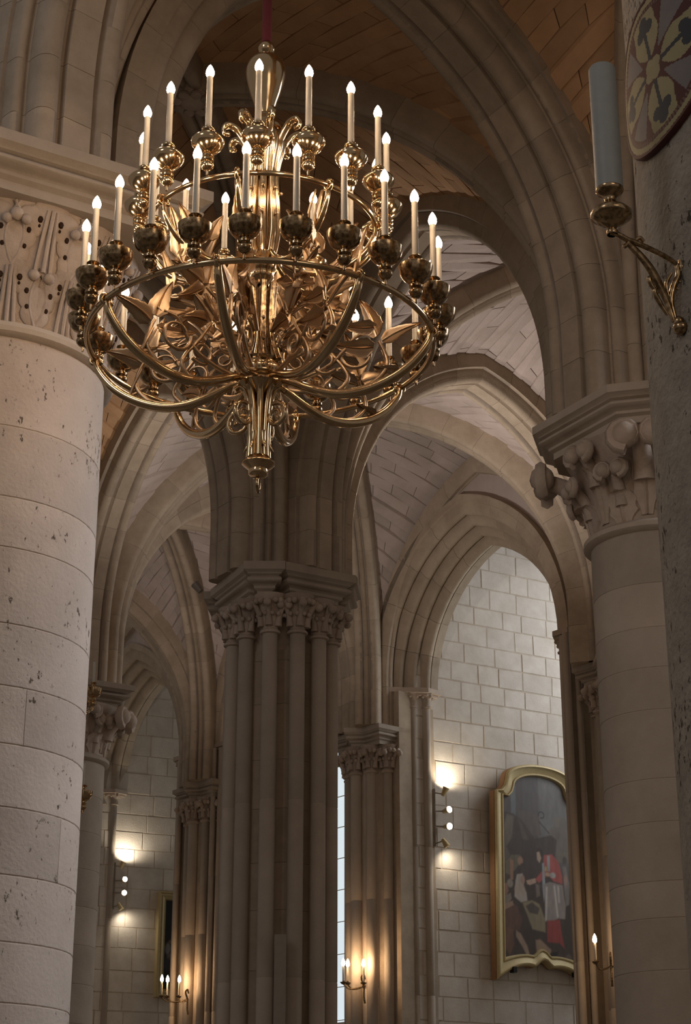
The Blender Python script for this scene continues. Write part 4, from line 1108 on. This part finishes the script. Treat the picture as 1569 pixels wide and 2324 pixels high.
# shapes of the large canvas in picture pixels of its crop (x 55..?, y), colour, softness
BIG = [  # (kind, data, colour, soft)
    ('p', [(340, 240), (400, 240), (400, 690), (350, 690)], (.19, .25, .27), 8),
    ('p', [(440, 230), (640, 230), (655, 830), (440, 780)], (.10, .10, .12), 10),
    ('p', [(445, 230), (470, 230), (480, 760), (450, 740)], (.07, .07, .085), 8),
    ('p', [(430, 620), (650, 640), (680, 850), (540, 850), (430, 740)], (.13, .115, .105), 10),
    ('p', [(740, 790), (830, 740), (830, 650), (930, 640), (990, 700), (1100, 760), (1100, 1050), (760, 1000)], (.20, .185, .16), 10),
    ('p', [(820, 655), (890, 655), (885, 745), (822, 745)], (.25, .225, .185), 5),
    ('p', [(840, 980), (1100, 980), (1100, 1080), (840, 1080)], (.24, .21, .17), 8),
    ('p', [(230, 650), (370, 660), (470, 720), (560, 830), (600, 880), (780, 830), (850, 870), (830, 1000), (800, 1300), (500, 1330), (230, 1250)], (.035, .03, .03), 14),
    ('p', [(300, 670), (380, 690), (350, 900), (280, 1000), (262, 820)], (.17, .145, .11), 12),
    ('p', [(420, 700), (470, 760), (530, 900), (470, 900)], (.12, .10, .08), 12),
    ('p', [(240, 900), (280, 960), (330, 1060), (250, 1180)], (.12, .11, .09), 10),
    ('p', [(230, 1250), (560, 1300), (700, 1380), (1100, 1350), (1100, 2150), (200, 2100)], (.035, .026, .022), 16),
    ('p', [(280, 1130), (340, 1060), (430, 1050), (470, 1090), (380, 1200), (330, 1250), (280, 1240)], (.15, .135, .09), 8),
    ('p', [(325, 1100), (365, 1110), (360, 1290), (328, 1300)], (.38, .21, .13), 8),
    ('e', (440, 1110, 30, 42), (.40, .23, .15), 8),
    ('e', (460, 1160, 26, 30), (.05, .04, .035), 8),
    ('p', [(385, 1300), (400, 1240), (460, 1225), (478, 1290), (470, 1350), (500, 1400), (510, 1480), (440, 1500), (370, 1450)], (.50, .44, .38), 8),
    ('e', (462, 1285, 22, 42), (.46, .29, .21), 6),
    ('e', (430, 1380, 55, 60), (.52, .42, .34), 14),
    ('e', (325, 1330, 32, 40), (.30, .26, .21), 8),
    ('p', [(455, 1500), (560, 1470), (640, 1500), (700, 1640), (700, 1760), (560, 1740), (500, 1600)], (.32, .27, .16), 12),
    ('p', [(490, 1530), (560, 1490), (640, 1540), (620, 1600), (530, 1590)], (.09, .075, .06), 8),
    ('p', [(230, 1340), (290, 1330), (310, 1400), (270, 1480), (228, 1460)], (.30, .16, .11), 8),
    ('p', [(228, 1470), (330, 1420), (340, 1470), (280, 1560), (228, 1570)], (.26, .22, .18), 8),
    ('p', [(320, 1500), (400, 1540), (450, 1660), (420, 1760), (320, 1780), (240, 1730), (240, 1600)], (.14, .07, .05), 14),
    ('p', [(260, 1530), (350, 1490), (360, 1530), (250, 1590)], (.34, .22, .15), 6),
    ('p', [(260, 1740), (350, 1760), (360, 1900), (310, 2000), (240, 1900)], (.17, .09, .055), 14),
    ('p', [(380, 1760), (430, 1790), (500, 1900), (525, 1990), (500, 2000), (440, 1900), (380, 1820)], (.34, .24, .17), 6),
    ('p', [(590, 1840), (640, 1830), (760, 1920), (740, 1990), (640, 2010), (600, 1960)], (.34, .23, .15), 10),
    ('p', [(750, 1950), (840, 1930), (800, 2040), (720, 2050)], (.02, .016, .014), 8),
    # standing robed figure
    ('e', (655, 1020, 40, 55), (.055, .04, .035), 8),
    ('p', [(622, 1010), (650, 1000), (672, 1060), (650, 1110), (625, 1080)], (.50, .36, .27), 6),
    ('p', [(700, 1030), (790, 1015), (860, 1080), (900, 1220), (900, 1290), (800, 1270), (740, 1220), (640, 1300), (600, 1270), (690, 1170)], (.42, .10, .085), 8),
    ('p', [(735, 1030), (765, 1030), (765, 1180), (735, 1180)], (.36, .36, .35), 5),
    ('p', [(680, 1110), (700, 1100), (710, 1330), (690, 1480), (678, 1330)], (.32, .36, .38), 6),
    ('p', [(690, 1310), (760, 1280), (900, 1300), (930, 1500), (920, 1620), (850, 1620), (780, 1650), (700, 1660), (700, 1480)], (.30, .255, .225), 8),
    ('p', [(715, 1330), (735, 1330), (720, 1640), (700, 1650)], (.56, .50, .46), 8),
    ('p', [(800, 1310), (815, 1310), (850, 1600), (830, 1620)], (.56, .50, .46), 8),
    ('p', [(840, 1310), (860, 1310), (868, 1470), (850, 1470)], (.52, .46, .42), 8),
    ('p', [(720, 1650), (860, 1630), (880, 1780), (910, 1900), (850, 1850), (720, 1850)], (.33, .06, .05), 10),
    ('p', [(500, 1290), (560, 1270), (600, 1260), (610, 1300), (540, 1330), (510, 1320)], (.50, .34, .25), 5),
    ('e', (740, 1210, 32, 20), (.50, .33, .22), 5),
    ('e', (718, 1160, 12, 26), (.50, .36, .14), 4),
    ('e', (795, 1215, 32, 28), (.42, .39, .36), 6),
    ('p', [(600, 1310), (640, 1320), (650, 1420), (610, 1440)], (.22, .17, .14), 12),
    ('e', (930, 1060, 24, 38), (.10, .08, .07), 8),
    ('p', [(905, 1120), (945, 1120), (980, 1300), (970, 1480), (930, 1500)], (.24, .20, .18), 10),
    ('e', (938, 1250, 18, 50), (.38, .25, .19), 8),
    ('e', (950, 1990, 36, 44), (.14, .10, .08), 10),
]
def big_colour(u, v, X, Y):
    # background: sky with a wash of cloud above, dark architecture at the left
    sky = blend((.15, .155, .165), (.24, .25, .25), sstep(650, 300, Y)); sky = blend((.22, .24, .245), sky, sstep(760, 420, Y))
    c = blend((.075, .08, .085), sky, sstep(620, 680, X)); c = blend(c, (.06, .05, .05), sstep(900, 1300, Y))
    for kind, D, col, soft in BIG:
        if kind == 'p':
            d = poly_dist(X, Y, D); d = -d if in_poly(X, Y, D) else d
        else: d = (hypot((X - D[0]) / D[2], (Y - D[1]) / D[3]) - 1) * min(D[2], D[3])
        k = 1 - sstep(-soft, soft, d)
        if k > 0:
            f = 1
            c = blend(c, tuple(q * f for q in col), k)
    # crook of the staff
    dd = abs(hypot((X - 680) / 1.05, Y - 645) - 30); k = 1 - sstep(2, 8, dd) if not (X < 668 and Y > 655) else 0
    c = blend(c, (.05, .045, .04), k)
    d1 = poly_dist(X, Y, [(655, 710), (765, 815), (655, 710)]); c = blend(c, (.06, .05, .045), 1 - sstep(2, 8, d1))
    return c
def frame_sweep(pts, closed, place, prof, par, mat, name='frame'):
    """pts: outline in wall coordinates (s, z) of the sight edge; prof: (outward, proud)"""
    n = len(pts); P = []
    for i in range(n + (0 if closed else 0)):
        a = Vector(pts[i - 1]) if closed or i > 0 else Vector(pts[i]); b = Vector(pts[i]); c = Vector(pts[(i + 1) % n])
        e1 = (b - a).normalized() if (b - a).length > 1e-9 else (c - b).normalized(); e2 = (c - b).normalized() if (c - b).length > 1e-9 else e1
        n1 = Vector((e1.y, -e1.x)); n2 = Vector((e2.y, -e2.x)); k = n1 + n2; k /= max(.5, k.dot(n1))
        P.append([place(b.x + k.x * o, b.y + k.y * o, h) for o, h in prof])
    mb = MB(); mb.grid(P, closeu=closed, closev=True); return mb.build(name, mat, par, smooth=30)
def big_painting():
    W0, d, n = WR0, WRD, None
    n = Vector((d.y, -d.x)); tilt = .10
    zb = None
    def on(px, py, off=.16): return pixplane(px, py, W0 + n * off, d)
    L_ = on(1122, 1960); C_ = on(1236, 2195); T_ = on(1236, 1742); B_ = on(1122, 2222); Sh = on(1122, 1795); Sh2 = on(1150, 1770)
    s_of = lambda p: (Vector((p.x, p.y)) - W0).dot(d)
    sl, scn = s_of(L_), s_of(C_); hw = scn - sl; zt = T_.z; zbm = B_.z; zsh = Sh.z
    zbc = C_.z
    # outer outline, symmetrical; start low left, anticlockwise seen from the viewer is irrelevant
    fw = .17
    import math as _m
    def outline(k):       # k: inset
        a = hw - k; pts = []
        pts.append((-a, zbm + k * 1.9))
        pts.append((-a, zsh - k * .3))
        pts += [(-a + (.10 + 0) , zsh + .02 - k * .5), (-a + .17, zsh + .10 - k * .6), (-a + .20, zsh + .22 - k * .8)]
        x0 = -a + .20; z0 = zsh + .22 - k * .8; r = zt - k - z0
        for i in range(1, 16):
            t = pi - i / 16 * pi; pts.append((abs(x0) * cos(t), z0 + r * sin(t) ** .9 if sin(t) > 0 else z0))
        pts += [(-x0, z0), (a - .17, zsh + .10 - k * .6), (a - .10, zsh + .02 - k * .5), (a, zsh - k * .3), (a, zbm + k * 1.5)]
        # bottom: two swags either side of a small central arch
        Hs = zbc - zbm - k * .2; zc = zbm + k * 1.9
        fz = lambda q: zc + (Hs - k * .7) * sin(min(1, q) * pi * .62)
        for t in [i / 10 for i in range(1, 11)]: pts.append((a - (a - .16) * t, fz(t)))
        for t in (-.11, -.06, 0, .06, .11): pts.append((-t, fz(1) + .10 * cos(t / .14 * pi / 2)))
        for t in [i / 10 for i in range(10, 0, -1)]: pts.append((-(a - (a - .16) * t), fz(t)))
        return pts
    rt = root('large_painting', tuple(on(1236, 2000)), 'tall arched oil painting in a gilt frame with robed figures and a dark column', 'painting')
    zmid = (zt + zbm) / 2; H = zt - zbm
    def place(s, z, h):
        lean = (z - zbm) / H * tilt; q = W0 + d * (scn + s) + n * (.10 + lean + h); return (q.x, q.y, z)
    inn = outline(fw); out = outline(0)
    P = []
    for (a, b) in zip(out, inn):
        a = Vector(a); b = Vector(b); row = []
        for t, h in ((0, -.06), (0, .05), (.10, .075), (.22, .08), (.30, .06), (.42, .05), (.75, .03), (.82, .045), (.92, .045), (1.0, .015), (1.0, -.01)):
            q = a.lerp(b, t); row.append(place(q.x, q.y, h))
        P.append(row)
    mb = MB(); mb.grid(P, closeu=True)
    mb.build('frame', M_GOLD, rt, smooth=30)
    # wooden side of the stretcher on the left
    P = []
    for a in out:
        P.append([place(a[0] * 1.012, a[1], -.085), place(a[0] * 1.012, a[1], .035), place(a[0] * .985, a[1], .035)])
    mb = MB(); mb.grid(P, closeu=True); mb.build('frame_side', M_GOLDS, rt, smooth=30)
    # canvas; the drawing is laid out in the crop coordinates of the picture
    x0, x1 = -hw + fw * .6, hw - fw * .6; z0, z1 = zbm, zt - fw * .6
    def fn(u, v):
        X = 215 + u * 880; Y = 2230 - v * 2000
        return big_colour(u, v, X, Y)
    poly = outline(fw * .9)
    painted('canvas', fn, x1 - x0, z1 - z0, 110, 240, lambda u, v: place(x0 + (x1 - x0) * u, z0 + (z1 - z0) * v, .0), rt,
            outline=lambda u, v: in_poly(x0 + (x1 - x0) * u, z0 + (z1 - z0) * v, poly))
    bk = MB(); 
    for s in (-.55, .55):
        z = zbc - .07; q = place(s, z, .06); bk.box(q, .06, .08, .07, d)
        MB().box(q, .06, .10, .08, d).build('hanging_clip', M_DARK, rt, smooth=0)
big_painting()
def small_painting():
    W0, d = WL0, WLD; n = Vector((d.y, -d.x))
    off = .14
    tl = pixplane(364, 2022, W0 + n * off, d); bl = pixplane(352, 2262, W0 + n * off, d)
    s0 = ((Vector((tl.x, tl.y)) - W0).dot(d) + (Vector((bl.x, bl.y)) - W0).dot(d)) / 2; z1, z0 = tl.z, bl.z; w_ = (z1 - z0) * .70
    rt = root('small_painting', tuple(tl), 'dark oil painting in a plain gilt frame, partly behind the left wall pier', 'painting')
    def place(s, z, h): q = W0 + d * (s0 + s) + n * (.06 + h); return (q.x, q.y, z)
    fw = .15; P = []
    A = [(0, z0), (w_, z0), (w_, z1), (0, z1)]; B = [(fw, z0 + fw), (w_ - fw, z0 + fw), (w_ - fw, z1 - fw), (fw, z1 - fw)]
    for a, b in zip(A, B):
        a = Vector(a); b = Vector(b); P.append([place(*a.lerp(b, t), h) for t, h in ((0, -.06), (0, .08), (.15, .085), (.3, .06), (.45, .055), (.5, .07), (.6, .06), (.85, .035), (.9, .045), (1, .02), (1, 0))])
    mb = MB(); mb.grid(P, closeu=True); mb.build('frame', M_GOLD, rt, smooth=25)
    S = [('e', (.30, .88, .05, .05), (.10, .08, .07)), ('e', (.30, .80, .10, .035), (.34, .09, .04)), ('e', (.40, .75, .05, .05), (.26, .12, .09)), ('e', (.24, .62, .06, .04), (.36, .22, .15)), ('e', (.42, .61, .05, .04), (.25, .15, .11)),
         ('e', (.25, .53, .16, .035), (.22, .16, .07)), ('e', (.08, .45, .05, .07), (.20, .19, .19)), ('e', (.36, .46, .04, .05), (.22, .17, .14)), ('e', (.12, .36, .06, .04), (.16, .13, .11)), ('e', (.10, .28, .10, .08), (.035, .035, .04)),
         ('e', (.50, .22, .16, .06), (.18, .06, .03)), ('e', (.62, .14, .2, .06), (.12, .05, .025))]
    def fn(u, v):
        c = (.010, .008, .008)
        for k, D, col in S:
            e = hypot((u - D[0]) / D[2], (v - D[1]) / D[3]); c = blend(c, col, 1 - sstep(.6, 1.2, e))
        return c
    painted('canvas', fn, 1, 1, 50, 90, lambda u, v: place(fw * .9 + (w_ - fw * 1.8) * u, z0 + fw * .9 + (z1 - z0 - fw * 1.8) * v, .012), rt)
small_painting()

# ------------------------------------------------------------------ candle sconces on the wall piers
def sconce(c, side, label, n_c=3, z=None, scale=1.0):
    """c = wall fixing point, side = outward direction; three little lit candles on a scrolled arm"""
    c = Vector(c); d = Vector((side[0], side[1], 0)).normalized(); lat = Vector((-d.y, d.x, 0)); up = Vector((0, 0, 1))
    rt = root('wall_sconce', tuple(c), label, 'wall light')
    MB().tube(catmull([c + up * .10, c + up * .16 + d * .02, c + up * .12 + d * .05, c + up * .02 + d * .02, c - up * .14 + d * .015, c - up * .22 + d * .0], 5), .016, 7).build('back_plate', M_BRASSD, rt)
    return rt, c, d, lat, up
def sconce_full(c, dirv, candles, label):
    rt, c, d, lat, up = sconce(c, dirv, label)
    for (off_d, off_l) in candles:
        e = c + d * off_d + lat * off_l
        pts = catmull([c + up * .02, c + up * -.02 + (e - c) * .35, c + up * -.03 + (e - c) * .75, e + up * .03], 5)
        arm = MB().tube(pts, .011, 6).build('arm', M_BRASSD, rt)
        MB().lathe([(.0001, .02), (.02, .025), (.042, .045), (.045, .055), (.015, .06), (.015, .075), (.0001, .075)], tuple(e), 12).build('candle_cup', M_BRASSD, rt)
        cn = MB().lathe([(.013, .07), (.013, .27), (.010, .272)], tuple(e), 10).build('candle', M_WAX, rt)
        MB().lathe([(.010, .27), (.024, .285), (.026, .31), (.018, .345), (.004, .375), (.0001, .378)], tuple(e), 16).build('bulb', M_BULBS, cn)
# ------------------------------------------------------------------ lamp fittings
def upl(name, p, target, label, power, col, size=radians(60), group=None):
    p = Vector(p); t = (Vector(target) - p).normalized()
    rt = root('uplight', tuple(p), label, 'spotlight')
    mb = MB(); mb.tube([p - t * .10, p + t * .02], [.035, .05], 10); mb.build('housing', M_GREY, rt)
    spot('uplight_lamp', tuple(p + t * .05), target, power, col, size, .8, .04)

def fixings():
    # sconces: pixel places of the wall fixing on each pier
    q = pix(829, 2240, P2[1] - .50); sconce_full(q, (-.95, -.25), [(.03, .03), (.24, -.03), (.32, .03)], 'three-candle brass sconce on the pier right of the window sliver')
    q = pix(428, 2270, P1[1] - .45); sconce_full(q, (-.95, -.25), [(.16, .02), (.34, -.03), (.44, .03)], 'three-candle brass sconce in front of the small dark painting')
    q = pix(1388, 2195, P3[1] - .55); sconce_full(q, (-.2, -.95), [(.12, .16), (.10, -.17)], 'two-candle brass sconce right of the large painting')
    # chapel wall lamps
    for (px, py, W0, d, lab) in ((988, 1855, WR0, WRD, 'four-headed wall lamp left of the large painting'), (260, 2010, WL0, WLD, 'four-headed wall lamp left of the small dark painting')):
        n = Vector((d.y, -d.x)); b = pixplane(px, py, W0 + n * .02, d)
        rt = root('spot_cluster', tuple(b), lab, 'wall light')
        N3 = Vector((n.x, n.y, 0)); D3 = Vector((d.x, d.y, 0)); up = Vector((0, 0, 1))
        MB().tube([b + up * .42, b - up * .42], .012, 8).build('bar', M_GREY, rt)
        sc_ = 1.0
        for dz, aim in ((.40, N3 * .35 + up * 1 + D3 * .35), (.10, N3 + D3 * .15 + up * .1), (-.14, N3 + D3 * .05 - up * .1), (-.42, D3 * .5 - up * 1.0 + N3 * .35)):
            p = b + up * dz + N3 * .14 + D3 * (.14 if abs(dz) < .2 else .10); aim = aim.normalized()
            h = MB().tube([p - aim * .11, p, p + aim * .02], [.028, .045, .052], 10).build('lamp_head', M_GOLD, rt)
            if abs(dz) < .2: MB().tube([p + aim * .018, p + aim * .028], [.046, .046], 12).build('lamp_face', M_SPOT, h)
            else: spot('wall_wash', tuple(p + aim * .05), tuple(p + aim * 1 - N3 * .55), 30 if dz > 0 else 9, (1, .88, .70), radians(150), 1.0, .05)
            MB().tube([b + up * dz * .9, p - aim * .08], .010, 6).build('stalk', M_GREY, rt)
fixings()

# floodlights standing on the capitals, turned up into the vaults
upl('u', (M2[0] + .75, M2[1] + .55, 8.0), (2.9, 18.6, 11.6), 'small floodlight on the hidden side of the central pier capital', 300, (1.0, .90, .84), radians(120))
upl('u', (M2[0] - .2, M2[1] + 1.0, 8.0), (-.3, 22.2, 11.6), 'small floodlight behind the central pier capital', 200, (1.0, .90, .84), radians(120))
upl('u', (M3[0] + .6, M3[1] + .95, 8.0), (-3.0, 26.0, 11.6), 'small floodlight behind the small column capital', 130, (1.0, .86, .78), radians(120))
upl('u', (M2[0] - 1.0, M2[1] + .2, 8.0), (-4.6, 19.0, 11.7), 'small floodlight left of the central pier capital', 90, (1.0, .84, .70), radians(120))
for P, nm in ((P2, 'right'), (P1, 'left')):
    upl('u', (P[0] - .02 + .0, P[1] - .58, 7.97), (P[0] - .05, P[1] - .50, 9.6), 'tiny floodlight at the foot of the upright rib, %s wall pier' % nm, 14, (1.0, .92, .88), radians(80))
# white boxed strip fixed low on the central pier
p = pix(637, 2122, 17.55)
tag(MB().box((p.x, p.y, p.z / 2 + .6), .115, .10, p.z - 1.2, (1, 0)).build('column_speaker', M_GREY, None, origin=(p.x, p.y, .6), smooth=0), 'narrow pale box speaker standing upright against the central pier', 'speaker')

def far_chandelier():
    Y = 16.0; c = pix(108, 1620, Y); k = lambda y: pix(108, y, Y).z; z0 = c.z
    rt = root('chandelier', (c.x, c.y, z0), 'second brass chandelier, only its right edge showing past the left column', 'chandelier')
    MB().tube([(c.x, c.y, k(1860)), (c.x, c.y, ZT)], .02, 8).build('stem', M_BRASS, rt)
    for zc, R_ in ((k(1600), .42), (k(1835), .38)):
        MB().tube([(c.x + R_ * cos(2 * pi * i / 32), c.y + R_ * sin(2 * pi * i / 32), zc) for i in range(33)], .014, 8, cap=False).build('ring', M_BRASS, rt)
        MB().tube([(c.x - R_, c.y, zc), (c.x, c.y, zc - .12), (c.x + R_, c.y, zc)], .012, 6).build('arm', M_BRASS, rt)
        for j in range(8):
            a = 2 * pi * j / 8; p = (c.x + R_ * cos(a), c.y + R_ * sin(a), zc)
            MB().lathe(CUP_P, p, 12, caps=False).build('candle_cup', M_BRASS, rt, smooth=50)
            MB().lathe([(.015, .21), (.014, .42), (.0001, .43)], p, 8, caps=False).build('candle', M_WAX, rt)
far_chandelier()
